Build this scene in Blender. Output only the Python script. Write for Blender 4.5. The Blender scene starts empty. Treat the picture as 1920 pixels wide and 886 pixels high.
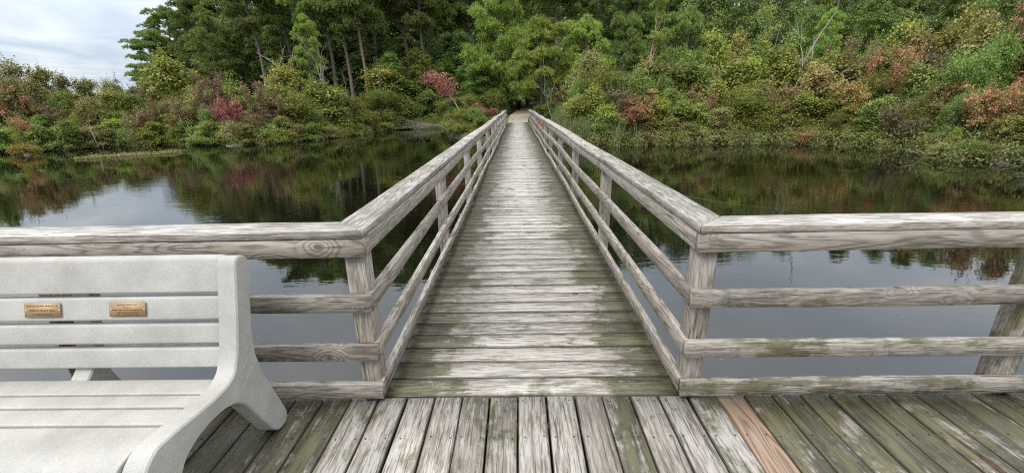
import bpy, math, random
import numpy as np
from mathutils import Matrix, Vector

sc = bpy.context.scene
C = sc.collection
random.seed(11)
rng = np.random.default_rng(11)
PI = math.pi

# ------------------------------------------------------------------ camera
PITCH, YAW, ROLL, FPX = 0.3122, 0.0177, -0.0206, 781.5
cp, sp = math.cos(PITCH), math.sin(PITCH)
fw = Vector((-math.sin(YAW)*cp, math.cos(YAW)*cp, -sp))
rt = Vector((math.cos(YAW), math.sin(YAW), 0)); up = rt.cross(fw)
r2 = rt*math.cos(ROLL) + up*math.sin(ROLL); u2 = -rt*math.sin(ROLL) + up*math.cos(ROLL)
cam = bpy.data.objects.new('camera', bpy.data.cameras.new('camera'))
C.objects.link(cam); sc.camera = cam
cam.matrix_world = Matrix(((r2.x, u2.x, -fw.x, 0), (r2.y, u2.y, -fw.y, 0), (r2.z, u2.z, -fw.z, 1.5), (0, 0, 0, 1)))
cam.data.sensor_width = 36.0
cam.data.lens = FPX/1920*36
cam.data.clip_start = 0.05; cam.data.clip_end = 2000

# ------------------------------------------------------------------ light: overcast
SUN_EL, SUN_AZ = math.radians(52), math.radians(215)       # azimuth clockwise from +Y
world = bpy.data.worlds.new('World'); sc.world = world; world.use_nodes = True
def N(nt, t, **kw):
    n = nt.nodes.new(t)
    for k, v in kw.items():
        if k == 'i':
            for a, b in v.items(): n.inputs[a].default_value = b
        else: setattr(n, k, v)
    return n
wt = world.node_tree; wt.nodes.clear(); wl = wt.links.new
sky = N(wt, 'ShaderNodeTexSky', sky_type='NISHITA', sun_disc=False, sun_elevation=SUN_EL, sun_rotation=SUN_AZ)
bg_sky = N(wt, 'ShaderNodeBackground', i={'Strength': 0.10}); wl(sky.outputs[0], bg_sky.inputs[0])
tc = N(wt, 'ShaderNodeTexCoord'); sep = N(wt, 'ShaderNodeSeparateXYZ'); wl(tc.outputs['Generated'], sep.inputs[0])
# cloud layer projected on a high plane, so the banks flatten towards the horizon
zc = N(wt, 'ShaderNodeMath', operation='MAXIMUM', i={1: 0.0}); wl(sep.outputs[2], zc.inputs[0])
za = N(wt, 'ShaderNodeMath', operation='ADD', i={1: 0.16}); wl(zc.outputs[0], za.inputs[0])
dx = N(wt, 'ShaderNodeMath', operation='DIVIDE'); wl(sep.outputs[0], dx.inputs[0]); wl(za.outputs[0], dx.inputs[1])
dy = N(wt, 'ShaderNodeMath', operation='DIVIDE'); wl(sep.outputs[1], dy.inputs[0]); wl(za.outputs[0], dy.inputs[1])
cmb = N(wt, 'ShaderNodeCombineXYZ'); wl(dx.outputs[0], cmb.inputs[0]); wl(dy.outputs[0], cmb.inputs[1])
n1 = N(wt, 'ShaderNodeTexNoise', i={'Scale': 1.15, 'Detail': 6.0, 'Roughness': 0.55, 'Distortion': 0.6}); wl(cmb.outputs[0], n1.inputs['Vector'])
cr = N(wt, 'ShaderNodeValToRGB'); wl(n1.outputs[0], cr.inputs[0])
e = cr.color_ramp.elements
e[0].position = 0.38; e[0].color = (0.52, 0.61, 0.72, 1); e[1].position = 0.62; e[1].color = (0.93, 0.95, 0.965, 1)
m = e.new(0.5); m.color = (0.69, 0.76, 0.84, 1)
zen = N(wt, 'ShaderNodeMapRange', i={'From Min': 0.02, 'From Max': 0.75, 'To Min': 0.58, 'To Max': 1.62}); wl(sep.outputs[2], zen.inputs[0])
wf = N(wt, 'ShaderNodeMapRange', i={'From Min': 0.25, 'From Max': 0.75, 'To Min': 0.0, 'To Max': 0.75}); wl(sep.outputs[2], wf.inputs[0])
wmx = N(wt, 'ShaderNodeMix', data_type='RGBA'); wl(wf.outputs[0], wmx.inputs[0]); wl(cr.outputs[0], wmx.inputs[6]); wmx.inputs[7].default_value = (0.84, 0.83, 0.80, 1)
bg_cl = N(wt, 'ShaderNodeBackground'); wl(wmx.outputs[2], bg_cl.inputs[0]); wl(zen.outputs[0], bg_cl.inputs['Strength'])
mx = N(wt, 'ShaderNodeMixShader', i={0: 0.88}); wl(bg_sky.outputs[0], mx.inputs[1]); wl(bg_cl.outputs[0], mx.inputs[2])
wo = N(wt, 'ShaderNodeOutputWorld'); wl(mx.outputs[0], wo.inputs[0])
sun = bpy.data.objects.new('sun', bpy.data.lights.new('sun', 'SUN')); C.objects.link(sun)
sun.data.energy = 1.5; sun.data.angle = math.radians(25); sun.data.color = (1, 0.97, 0.93)
sd = Vector((math.sin(SUN_AZ)*math.cos(SUN_EL), math.cos(SUN_AZ)*math.cos(SUN_EL), math.sin(SUN_EL)))
sun.rotation_euler = sd.to_track_quat('Z', 'Y').to_euler()
sc.view_settings.view_transform = 'Standard'; sc.view_settings.look = 'None'
sc.view_settings.exposure = 0.8; sc.view_settings.gamma = 1.0; sc.view_settings.use_curve_mapping = False
sc.cycles.max_bounces = 6; sc.cycles.diffuse_bounces = 3; sc.cycles.glossy_bounces = 3
sc.cycles.transmission_bounces = 3; sc.cycles.transparent_max_bounces = 8
sc.cycles.sample_clamp_indirect = 4.0; sc.cycles.filter_width = 1.1; sc.cycles.use_denoising = False
sc.cycles.adaptive_threshold = 0.005

# ------------------------------------------------------------------ helpers
def new_mat(name):
    m = bpy.data.materials.new(name); m.use_nodes = True; m.node_tree.nodes.clear()
    return m, m.node_tree, m.node_tree.links.new
def mesh_np(name, co, faces, mats=(), smooth=False, fm=None):
    """co (n,3); faces: list of arrays each (k, nverts)"""
    me = bpy.data.meshes.new(name)
    co = np.asarray(co, np.float32)
    if not isinstance(faces, (list, tuple)): faces = [faces]
    faces = [np.asarray(f, np.int32) for f in faces if len(f)]
    lv = np.concatenate([f.ravel() for f in faces]); cnt = np.concatenate([np.full(len(f), f.shape[1], np.int32) for f in faces])
    st = np.concatenate([[0], np.cumsum(cnt)[:-1]]).astype(np.int32)
    me.vertices.add(len(co)); me.vertices.foreach_set('co', co.ravel())
    me.loops.add(len(lv)); me.loops.foreach_set('vertex_index', lv.astype(np.int32))
    me.polygons.add(len(cnt)); me.polygons.foreach_set('loop_start', st)
    me.update(calc_edges=True)
    for m in mats: me.materials.append(m)
    if smooth: me.polygons.foreach_set('use_smooth', np.ones(len(cnt), bool))
    if fm is not None: me.polygons.foreach_set('material_index', np.asarray(fm, np.int32))
    me.validate(); return me
def link(name, data, parent=None, loc=(0, 0, 0), rot=(0, 0, 0), mat=None, color=None):
    o = bpy.data.objects.new(name, data); C.objects.link(o)
    o.parent = parent; o.location = loc; o.rotation_euler = rot
    if mat is not None and data is not None:
        if len(data.materials) == 0: data.materials.append(mat)
        elif data.materials[0] != mat:
            o.material_slots[0].link = 'OBJECT'; o.material_slots[0].material = mat
    if color: o.color = color
    return o
def tag(o, label=None, cat=None, group=None, kind=None):
    if label: o['label'] = label
    if cat: o['category'] = cat
    if group: o['group'] = group
    if kind: o['kind'] = kind
    return o
def empty(name, loc=(0, 0, 0), rz=0, **kw):
    o = bpy.data.objects.new(name, None); C.objects.link(o)
    o.location = loc; o.rotation_euler = (0, 0, rz); o.empty_display_size = 0.2
    return tag(o, **kw)

def board_mesh(name, L, W, T, nseg=10, jit=0.0012, ch=0.004, path=None, m0=(0, 0), m1=(0, 0), seed=0):
    """lumber along local x from 0 to L, W across y, T in z, chamfered edges; path(x)->(dy,dz); m0/m1 mitre: x shift at y=-W/2,+W/2"""
    r = np.random.default_rng(seed)
    w, t = W/2, T/2
    prof = np.array([(-w+ch, -t), (w-ch, -t), (w, -t+ch), (w, t-ch), (w-ch, t), (-w+ch, t), (-w, t-ch), (-w, -t+ch)])
    xs = np.linspace(0, L, nseg+1); co = []
    for i, x in enumerate(xs):
        f = x/L
        dy, dz = path(x) if path else (0, 0)
        s = 1 + r.normal(0, jit, (8, 2))/np.array([w, t])*0.6
        for (py, pz), (sy, sz) in zip(prof, s):
            lo = m0[0] + (m0[1]-m0[0])*(py+w)/W; hi = m1[0] + (m1[1]-m1[0])*(py+w)/W
            xx = x + lo*(1-f) + hi*f
            co.append((xx, py*sy+dy, pz*sz+dz))
    q = []
    for i in range(nseg):
        for k in range(8):
            a, b = i*8+k, i*8+(k+1) % 8
            q.append((a, b, b+8, a+8))
    caps = [list(range(7, -1, -1)), [nseg*8+k for k in range(8)]]
    # flip: ensure outward
    q = [(a, d, c, b) for a, b, c, d in q]; caps = [c[::-1] for c in caps]
    return mesh_np(name, co, [np.array(q), np.array(caps)])
def tube(co, faces, pts, radii, seg=6):
    """append tapered tube to lists"""
    base = len(co); pts = [Vector(p) for p in pts]
    for i, (p, r) in enumerate(zip(pts, radii)):
        d = (pts[min(i+1, len(pts)-1)] - pts[max(i-1, 0)])
        if d.length < 1e-6: d = Vector((0, 0, 1))
        d.normalize()
        a = d.orthogonal().normalized() if abs(d.z) < 0.95 else Vector((1, 0, 0)).cross(d).normalized()
        b = d.cross(a)
        for k in range(seg):
            an = 2*PI*k/seg
            co.append(tuple(p + a*math.cos(an)*r + b*math.sin(an)*r))
    for i in range(len(pts)-1):
        for k in range(seg):
            x, y = base+i*seg+k, base+i*seg+(k+1) % seg
            faces.append((x, y, y+seg, x+seg))
def box_np(co, faces, lo, hi):
    b = len(co); (x0, y0, z0), (x1, y1, z1) = lo, hi
    co += [(x0, y0, z0), (x1, y0, z0), (x1, y1, z0), (x0, y1, z0), (x0, y0, z1), (x1, y0, z1), (x1, y1, z1), (x0, y1, z1)]
    faces += [(b, b+3, b+2, b+1), (b+4, b+5, b+6, b+7), (b, b+1, b+5, b+4), (b+1, b+2, b+6, b+5), (b+2, b+3, b+7, b+6), (b+3, b, b+4, b+7)]

# ------------------------------------------------------------------ materials
def wood_mat():
    """weathered softwood. object colour: R brownness, G algae, B bleach ; local x runs along the board"""
    m, nt, l = new_mat('weathered_wood')
    tc = N(nt, 'ShaderNodeTexCoord'); oi = N(nt, 'ShaderNodeObjectInfo'); geo = N(nt, 'ShaderNodeNewGeometry')
    off = N(nt, 'ShaderNodeVectorMath', operation='MULTIPLY', i={1: (0, 0, 0)})
    cm = N(nt, 'ShaderNodeCombineXYZ')
    for k, s in enumerate((37.0, 13.0, 7.0)):
        mm = N(nt, 'ShaderNodeMath', operation='MULTIPLY', i={1: s}); l(oi.outputs['Random'], mm.inputs[0]); l(mm.outputs[0], cm.inputs[k])
    add = N(nt, 'ShaderNodeVectorMath', operation='ADD'); l(tc.outputs['Object'], add.inputs[0]); l(cm.outputs[0], add.inputs[1])
    def mp(s):
        n = N(nt, 'ShaderNodeMapping', vector_type='POINT', i={'Scale': s}); l(add.outputs[0], n.inputs[0]); return n
    def noise(vec, **i):
        n = N(nt, 'ShaderNodeTexNoise', i=i); l(vec.outputs[0], n.inputs['Vector']); return n
    def M(op, a, b=None, c=None, clamp=False):
        n = N(nt, 'ShaderNodeMath', operation=op, use_clamp=clamp)
        for k, v in enumerate((a, b, c)):
            if v is None: continue
            if isinstance(v, (int, float)): n.inputs[k].default_value = v
            else: l(v, n.inputs[k])
        return n.outputs[0]
    def MR(v, a, b, c=0.0, d=1.0, smooth=True):
        n = N(nt, 'ShaderNodeMapRange', interpolation_type='SMOOTHSTEP' if smooth else 'LINEAR', i={'From Min': a, 'From Max': b, 'To Min': c, 'To Max': d}); l(v, n.inputs[0]); return n.outputs[0]
    def MIX(f, a, b, bt='MIX'):
        n = N(nt, 'ShaderNodeMix', data_type='RGBA', blend_type=bt)
        if isinstance(f, (int, float)): n.inputs[0].default_value = f
        else: l(f, n.inputs[0])
        for k, v in ((6, a), (7, b)):
            if isinstance(v, tuple): n.inputs[k].default_value = v
            else: l(v, n.inputs[k])
        return n.outputs[2]
    kv = N(nt, 'ShaderNodeTexVoronoi', i={'Scale': 1.0, 'Randomness': 1.0}); l(mp((4.2, 6.5, 6.5)).outputs[0], kv.inputs['Vector'])
    ksep = N(nt, 'ShaderNodeSeparateColor'); l(kv.outputs['Color'], ksep.inputs[0])
    kon = M('GREATER_THAN', ksep.outputs[0], 0.70)
    kd = kv.outputs['Distance']
    swirl = M('MULTIPLY', MR(kd, 0.0, 0.48, 1.0, 0.0), kon)
    knot = M('MULTIPLY', MR(kd, 0.075, 0.125, 1.0, 0.0), kon)
    ring_n = noise(mp((0.75, 5.5, 5.5)), Scale=1.0, Detail=2.0, Roughness=0.45, Distortion=0.3)
    rv = M('ADD', M('MULTIPLY', ring_n.outputs[0], 19.0), M('MULTIPLY', swirl, 3.2))
    ring = MR(M('PINGPONG', rv, 0.5), 0.03, 0.30)
    fib = noise(mp((9.0, 190, 190)), Scale=1.0, Detail=3.0, Roughness=0.6)
    fib2 = noise(mp((7.0, 85, 85)), Scale=1.0, Detail=5.0, Roughness=0.75)
    crackn = noise(mp((3.4, 95, 95)), Scale=1.0, Detail=2.0, Roughness=0.5, Distortion=0.2)
    crack = MR(crackn.outputs[0], 0.63, 0.65)
    tone = noise(mp((1.8, 4, 4)), Scale=1.0, Detail=3.0, Roughness=0.6)
    csep = N(nt, 'ShaderNodeSeparateColor'); l(oi.outputs['Color'], csep.inputs[0])
    brown, algae, bleach_skylight = csep.outputs[0], csep.outputs[1], csep.outputs[2]
    grey = MIX(MR(fib2.outputs[0], 0.36, 0.60), (0.168, 0.146, 0.120, 1), (0.318, 0.294, 0.260, 1))
    brn = MIX(ring, (0.135, 0.096, 0.078, 1), (0.305, 0.255, 0.215, 1))
    c1 = MIX(M('MULTIPLY', brown, MR(tone.outputs[0], 0.25, 0.6, 0.55, 1.0)), grey, brn)
    c1 = MIX(M('MULTIPLY', MR(ring, 0.75, 0.0), 0.32), c1, (0.12, 0.098, 0.08, 1))
    c1 = MIX(MR(tone.outputs[0], 0.5, 0.78, 0.0, 0.35), c1, (0.24, 0.22, 0.20, 1))
    # silvered top faces, with some skylight put into their colour
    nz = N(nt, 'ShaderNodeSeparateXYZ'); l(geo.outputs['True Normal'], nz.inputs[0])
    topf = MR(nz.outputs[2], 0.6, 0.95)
    c1 = MIX(M('MULTIPLY', M('MULTIPLY', bleach_skylight, MR(M('ADD', M('MULTIPLY', fib2.outputs[0], 0.6), M('MULTIPLY', tone.outputs[0], 0.4)), 0.46, 0.56, 0.0, 0.85)), M('MULTIPLY_ADD', topf, 0.65, 0.35)), c1, (0.47, 0.45, 0.42, 1))
    c1 = MIX(M('MULTIPLY', MR(fib.outputs[0], 0.50, 0.36), 0.28), c1, (0.12, 0.10, 0.085, 1))
    # wet sky sheen painted pale down the middle of the walkway
    pos0 = N(nt, 'ShaderNodeSeparateXYZ'); l(geo.outputs['Position'], pos0.inputs[0])
    wno = N(nt, 'ShaderNodeTexNoise', i={'Scale': 1.1, 'Detail': 4.0, 'Roughness': 0.6}); l(geo.outputs['Position'], wno.inputs['Vector'])
    dist = M('ADD', M('ABSOLUTE', M('SUBTRACT', pos0.outputs[0], 0.05)), M('MULTIPLY_ADD', wno.outputs[0], 0.7, -0.35))
    painted_sheen = M('MULTIPLY', M('MULTIPLY', MR(dist, 0.50, 0.12), MR(oi.outputs['Alpha'], 0.6, 0.9)), MR(pos0.outputs[1], 3.0, 7.0, 0.15, 1.0))
    c1 = MIX(M('MULTIPLY', painted_sheen, MR(fib2.outputs[0], 0.34, 0.52, 0.25, 0.85)), c1, (0.52, 0.505, 0.475, 1))
    # algae
    wn = N(nt, 'ShaderNodeTexNoise', i={'Scale': 4.2, 'Detail': 6.0, 'Roughness': 0.7}); l(geo.outputs['Position'], wn.inputs['Vector'])
    wn2 = noise(mp((3.6, 26, 26)), Scale=1.0, Detail=4.0, Roughness=0.6)
    mixn = M('ADD', M('MULTIPLY', wn.outputs[0], 0.6), M('MULTIPLY', wn2.outputs[0], 0.4))
    # the planks grow algae towards their ends, where nobody walks
    posw = N(nt, 'ShaderNodeSeparateXYZ'); l(geo.outputs['Position'], posw.inputs[0])
    edge = MR(M('ABSOLUTE', M('SUBTRACT', posw.outputs[0], 0.05)), 0.28, 0.80)
    aw = M('MULTIPLY_ADD', M('MULTIPLY', edge, MR(oi.outputs['Alpha'], 0.6, 0.9)), 0.24, algae)
    am = M('MULTIPLY', MR(M('ADD', mixn, aw), 0.63, 0.75), MR(algae, 0.0, 0.08))
    acol = MIX(MR(wn2.outputs[0], 0.4, 0.62), (0.034, 0.032, 0.016, 1), (0.098, 0.093, 0.042, 1))
    c1 = MIX(M('MULTIPLY', am, 0.92), c1, acol)
    # damp dark stains, then gap shade painted along the board edges
    st = noise(mp((2.2, 11, 11)), Scale=1.0, Detail=5.0, Roughness=0.65, Distortion=0.5)
    c1 = MIX(M('MULTIPLY', MR(st.outputs[0], 0.54, 0.66), 0.55), c1, (0.085, 0.074, 0.055, 1))
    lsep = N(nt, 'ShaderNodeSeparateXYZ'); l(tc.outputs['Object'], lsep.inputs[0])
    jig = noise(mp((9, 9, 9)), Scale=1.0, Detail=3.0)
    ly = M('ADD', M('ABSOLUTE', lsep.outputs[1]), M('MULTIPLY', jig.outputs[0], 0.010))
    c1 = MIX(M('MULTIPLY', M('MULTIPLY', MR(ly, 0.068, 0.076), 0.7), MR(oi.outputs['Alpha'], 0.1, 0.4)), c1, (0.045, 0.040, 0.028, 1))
    c1 = MIX(M('MULTIPLY', knot, 0.85), c1, (0.075, 0.05, 0.038, 1))
    c1 = MIX(M('MULTIPLY', crack, 0.65), c1, (0.045, 0.037, 0.03, 1))
    hsv = N(nt, 'ShaderNodeHueSaturation'); l(c1, hsv.inputs['Color']); l(M('MULTIPLY_ADD', oi.outputs['Random'], 0.30, 0.86), hsv.inputs['Value'])
    bs = N(nt, 'ShaderNodeBsdfPrincipled'); l(hsv.outputs[0], bs.inputs['Base Color'])
    l(M('SUBTRACT', M('MULTIPLY_ADD', fib2.outputs[0], 0.5, 0.25), M('MULTIPLY', MR(oi.outputs['Alpha'], 0.6, 0.9), 0.14)), bs.inputs['Roughness'])
    h = M('ADD', M('MULTIPLY', ring, 0.25), M('ADD', M('MULTIPLY', fib.outputs[0], 0.55), M('MULTIPLY', fib2.outputs[0], 0.7)))
    h = M('SUBTRACT', h, M('MULTIPLY', crack, 1.6)); h = M('SUBTRACT', h, M('MULTIPLY', knot, 0.5))
    bp = N(nt, 'ShaderNodeBump', i={'Strength': 0.75, 'Distance': 0.0035}); l(h, bp.inputs['Height']); l(bp.outputs[0], bs.inputs['Normal'])
    o = N(nt, 'ShaderNodeOutputMaterial'); l(bs.outputs[0], o.inputs[0])
    return m
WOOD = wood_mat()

def fresh_wood():
    m, nt, l = new_mat('fresh_wood')
    tc = N(nt, 'ShaderNodeTexCoord'); mp = N(nt, 'ShaderNodeMapping', i={'Scale': (0.9, 6.5, 6.5), 'Location': (3.1, .4, 0)}); l(tc.outputs['Object'], mp.inputs[0])
    n = N(nt, 'ShaderNodeTexNoise', i={'Scale': 1.0, 'Detail': 1.5, 'Distortion': 0.5}); l(mp.outputs[0], n.inputs['Vector'])
    mu = N(nt, 'ShaderNodeMath', operation='MULTIPLY', i={1: 13.0}); l(n.outputs[0], mu.inputs[0])
    pp = N(nt, 'ShaderNodeMath', operation='PINGPONG', i={1: 0.5}); l(mu.outputs[0], pp.inputs[0])
    cr = N(nt, 'ShaderNodeValToRGB'); l(pp.outputs[0], cr.inputs[0])
    e = cr.color_ramp.elements; e[0].position = .1; e[0].color = (0.155, 0.085, 0.052, 1); e[1].position = .36; e[1].color = (0.33, 0.225, 0.15, 1)
    mp2 = N(nt, 'ShaderNodeMapping', i={'Scale': (2, 90, 90)}); l(tc.outputs['Object'], mp2.inputs[0])
    n2 = N(nt, 'ShaderNodeTexNoise', i={'Scale': 1.0, 'Detail': 3.0}); l(mp2.outputs[0], n2.inputs['Vector'])
    mr = N(nt, 'ShaderNodeMapRange', i={'From Min': .4, 'From Max': .75, 'To Min': 0, 'To Max': 1.0}); l(n2.outputs[0], mr.inputs[0])
    mi = N(nt, 'ShaderNodeMix', data_type='RGBA'); l(mr.outputs[0], mi.inputs[0]); l(cr.outputs[0], mi.inputs[6]); mi.inputs[7].default_value = (0.22, 0.185, 0.15, 1)
    bs = N(nt, 'ShaderNodeBsdfPrincipled', i={'Roughness': .5}); l(mi.outputs[2], bs.inputs['Base Color'])
    bp = N(nt, 'ShaderNodeBump', i={'Strength': .5, 'Distance': .002}); l(n2.outputs[0], bp.inputs['Height']); l(bp.outputs[0], bs.inputs['Normal'])
    o = N(nt, 'ShaderNodeOutputMaterial'); l(bs.outputs[0], o.inputs[0]); return m
FRESH = fresh_wood()

def simple(name, col, rough=0.6, metal=0.0, noise=None, bump=0.0, c2=None, spec=0.5):
    m, nt, l = new_mat(name)
    bs = N(nt, 'ShaderNodeBsdfPrincipled', i={'Base Color': (*col, 1), 'Roughness': rough, 'Metallic': metal, 'Specular IOR Level': spec})
    o = N(nt, 'ShaderNodeOutputMaterial'); l(bs.outputs[0], o.inputs[0])
    if noise:
        tc = N(nt, 'ShaderNodeTexCoord'); n = N(nt, 'ShaderNodeTexNoise', i={'Scale': noise, 'Detail': 5.0, 'Roughness': .65}); l(tc.outputs['Object'], n.inputs['Vector'])
        mr = N(nt, 'ShaderNodeMapRange', i={'From Min': .3, 'From Max': .7}); l(n.outputs[0], mr.inputs[0])
        mi = N(nt, 'ShaderNodeMix', data_type='RGBA'); l(mr.outputs[0], mi.inputs[0]); mi.inputs[6].default_value = (*col, 1); mi.inputs[7].default_value = (*(c2 or [c*1.4 for c in col]), 1)
        l(mi.outputs[2], bs.inputs['Base Color'])
        if bump:
            bp = N(nt, 'ShaderNodeBump', i={'Strength': .6, 'Distance': bump}); l(n.outputs[0], bp.inputs['Height']); l(bp.outputs[0], bs.inputs['Normal'])
    return m
BRASS = simple('brass', (0.36, 0.245, 0.12), .5, .15, 14, 0, (0.33, 0.215, 0.12))
ENGRAVE = simple('engraving', (0.07, 0.04, 0.02), .7)
STEEL = simple('steel', (0.75, 0.74, 0.7), .25, 1.0)
ROT = simple('rotten_wood', (0.018, 0.012, 0.008), .95, 0, 40, .01, (0.10, 0.055, 0.035))
NAIL = simple('nail', (0.035, 0.028, 0.022), .6, .3)
SCREW = simple('screw_brass', (0.45, 0.30, 0.12), .5, .6)
BARK = simple('bark', (0.10, 0.075, 0.055), .9, 0, 9, .01, (0.20, 0.165, 0.135))
PINEBARK = simple('pine_bark', (0.085, 0.062, 0.05), .9, 0, 6, .02, (0.20, 0.155, 0.13))
PALEBARK = simple('pale_bark', (0.20, 0.185, 0.165), .8, 0, 7, .01, (0.38, 0.36, 0.33))
TANBARK = simple('tan_bark', (0.26, 0.17, 0.10), .8, 0, 7, .01, (0.42, 0.30, 0.20))
DEADWOOD = simple('dead_wood', (0.15, 0.14, 0.13), .8, 0, 8, .01, (0.30, 0.285, 0.265))
ORANGE = simple('orange_plastic', (0.75, 0.26, 0.05), .5)

def concrete():
    m, nt, l = new_mat('bench_concrete')
    tc = N(nt, 'ShaderNodeTexCoord'); oi = N(nt, 'ShaderNodeObjectInfo')
    def noise(s, d=3.0, r=.6):
        n = N(nt, 'ShaderNodeTexNoise', i={'Scale': s, 'Detail': d, 'Roughness': r}); l(tc.outputs['Object'], n.inputs['Vector']); return n
    big = noise(5, 4); fine = noise(260, 3, .75); mid = noise(60, 3)
    cr = N(nt, 'ShaderNodeValToRGB'); l(big.outputs[0], cr.inputs[0]); e = cr.color_ramp.elements
    e[0].position = .3; e[0].color = (0.315, 0.305, 0.282, 1); e[1].position = .65; e[1].color = (0.415, 0.402, 0.374, 1)
    mr = N(nt, 'ShaderNodeMapRange', i={'From Min': .35, 'From Max': .65, 'To Min': .82, 'To Max': 1.10}); l(fine.outputs[0], mr.inputs[0])
    hs = N(nt, 'ShaderNodeHueSaturation'); l(cr.outputs[0], hs.inputs['Color']); l(mr.outputs[0], hs.inputs['Value'])
    # pits and light chips
    vo = N(nt, 'ShaderNodeTexVoronoi', i={'Scale': 85.0}); l(tc.outputs['Object'], vo.inputs['Vector'])
    vs = N(nt, 'ShaderNodeSeparateColor'); l(vo.outputs['Color'], vs.inputs[0])
    g1 = N(nt, 'ShaderNodeMath', operation='GREATER_THAN', i={1: .9}); l(vs.outputs[0], g1.inputs[0])
    g2 = N(nt, 'ShaderNodeMath', operation='LESS_THAN', i={1: .11}); l(vo.outputs['Distance'], g2.inputs[0])
    g3 = N(nt, 'ShaderNodeMath', operation='MULTIPLY'); l(g1.outputs[0], g3.inputs[0]); l(g2.outputs[0], g3.inputs[1])
    mi = N(nt, 'ShaderNodeMix', data_type='RGBA'); l(g3.outputs[0], mi.inputs[0]); l(hs.outputs[0], mi.inputs[6]); mi.inputs[7].default_value = (.75, .75, .73, 1)
    # faint grey smears
    mp = N(nt, 'ShaderNodeMapping', i={'Scale': (2.2, 9, 9)}); l(tc.outputs['Object'], mp.inputs[0])
    sm = N(nt, 'ShaderNodeTexNoise', i={'Scale': 1.3, 'Detail': 5.0, 'Roughness': .6, 'Distortion': .8}); l(mp.outputs[0], sm.inputs['Vector'])
    sr = N(nt, 'ShaderNodeMapRange', i={'From Min': .62, 'From Max': .75, 'To Min': 0, 'To Max': .42}); l(sm.outputs[0], sr.inputs[0])
    m2 = N(nt, 'ShaderNodeMix', data_type='RGBA'); l(sr.outputs[0], m2.inputs[0]); l(mi.outputs[2], m2.inputs[6]); m2.inputs[7].default_value = (.27, .27, .275, 1)
    bs = N(nt, 'ShaderNodeBsdfPrincipled', i={'Roughness': .68}); l(m2.outputs[2], bs.inputs['Base Color'])
    ad = N(nt, 'ShaderNodeMath', operation='ADD'); l(fine.outputs[0], ad.inputs[0]); l(mid.outputs[0], ad.inputs[1])
    bp = N(nt, 'ShaderNodeBump', i={'Strength': .45, 'Distance': .0022}); l(ad.outputs[0], bp.inputs['Height']); l(bp.outputs[0], bs.inputs['Normal'])
    o = N(nt, 'ShaderNodeOutputMaterial'); l(bs.outputs[0], o.inputs[0]); return m
CONC = concrete()

def water_mat():
    m, nt, l = new_mat('pond_water')
    geo = N(nt, 'ShaderNodeNewGeometry')
    def noise(sx, sy, s, d=2.0, r=.5):
        mp = N(nt, 'ShaderNodeMapping', i={'Scale': (sx, sy, 1)}); l(geo.outputs['Position'], mp.inputs[0])
        n = N(nt, 'ShaderNodeTexNoise', i={'Scale': s, 'Detail': d, 'Roughness': r}); l(mp.outputs[0], n.inputs['Vector']); return n.outputs[0]
    def M(op, a, b):
        n = N(nt, 'ShaderNodeMath', operation=op)
        for k, v in enumerate((a, b)):
            if isinstance(v, (int, float)): n.inputs[k].default_value = v
            else: l(v, n.inputs[k])
        return n.outputs[0]
    ripple = noise(1, 2.6, 3.2, 3.0, .55); swell = noise(1, 1.7, .55, 1.0)
    patch = noise(1, 1.5, .16, 2.0)
    pm = N(nt, 'ShaderNodeMapRange', i={'From Min': .38, 'From Max': .66, 'To Min': .25, 'To Max': 1.0}); l(patch, pm.inputs[0])
    h = M('ADD', M('MULTIPLY', M('MULTIPLY', ripple, pm.outputs[0]), 0.0027), M('MULTIPLY', swell, 0.0035))
    bp = N(nt, 'ShaderNodeBump', i={'Strength': 1.0, 'Distance': 1.0}); l(h, bp.inputs['Height'])
    bs = N(nt, 'ShaderNodeBsdfPrincipled', i={'Base Color': (0.004, 0.0038, 0.0022, 1), 'Roughness': 0.006, 'IOR': 1.7, 'Specular IOR Level': 0.5})
    l(bp.outputs[0], bs.inputs['Normal'])
    o = N(nt, 'ShaderNodeOutputMaterial'); l(bs.outputs[0], o.inputs[0]); return m
WATER = water_mat()

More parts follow.
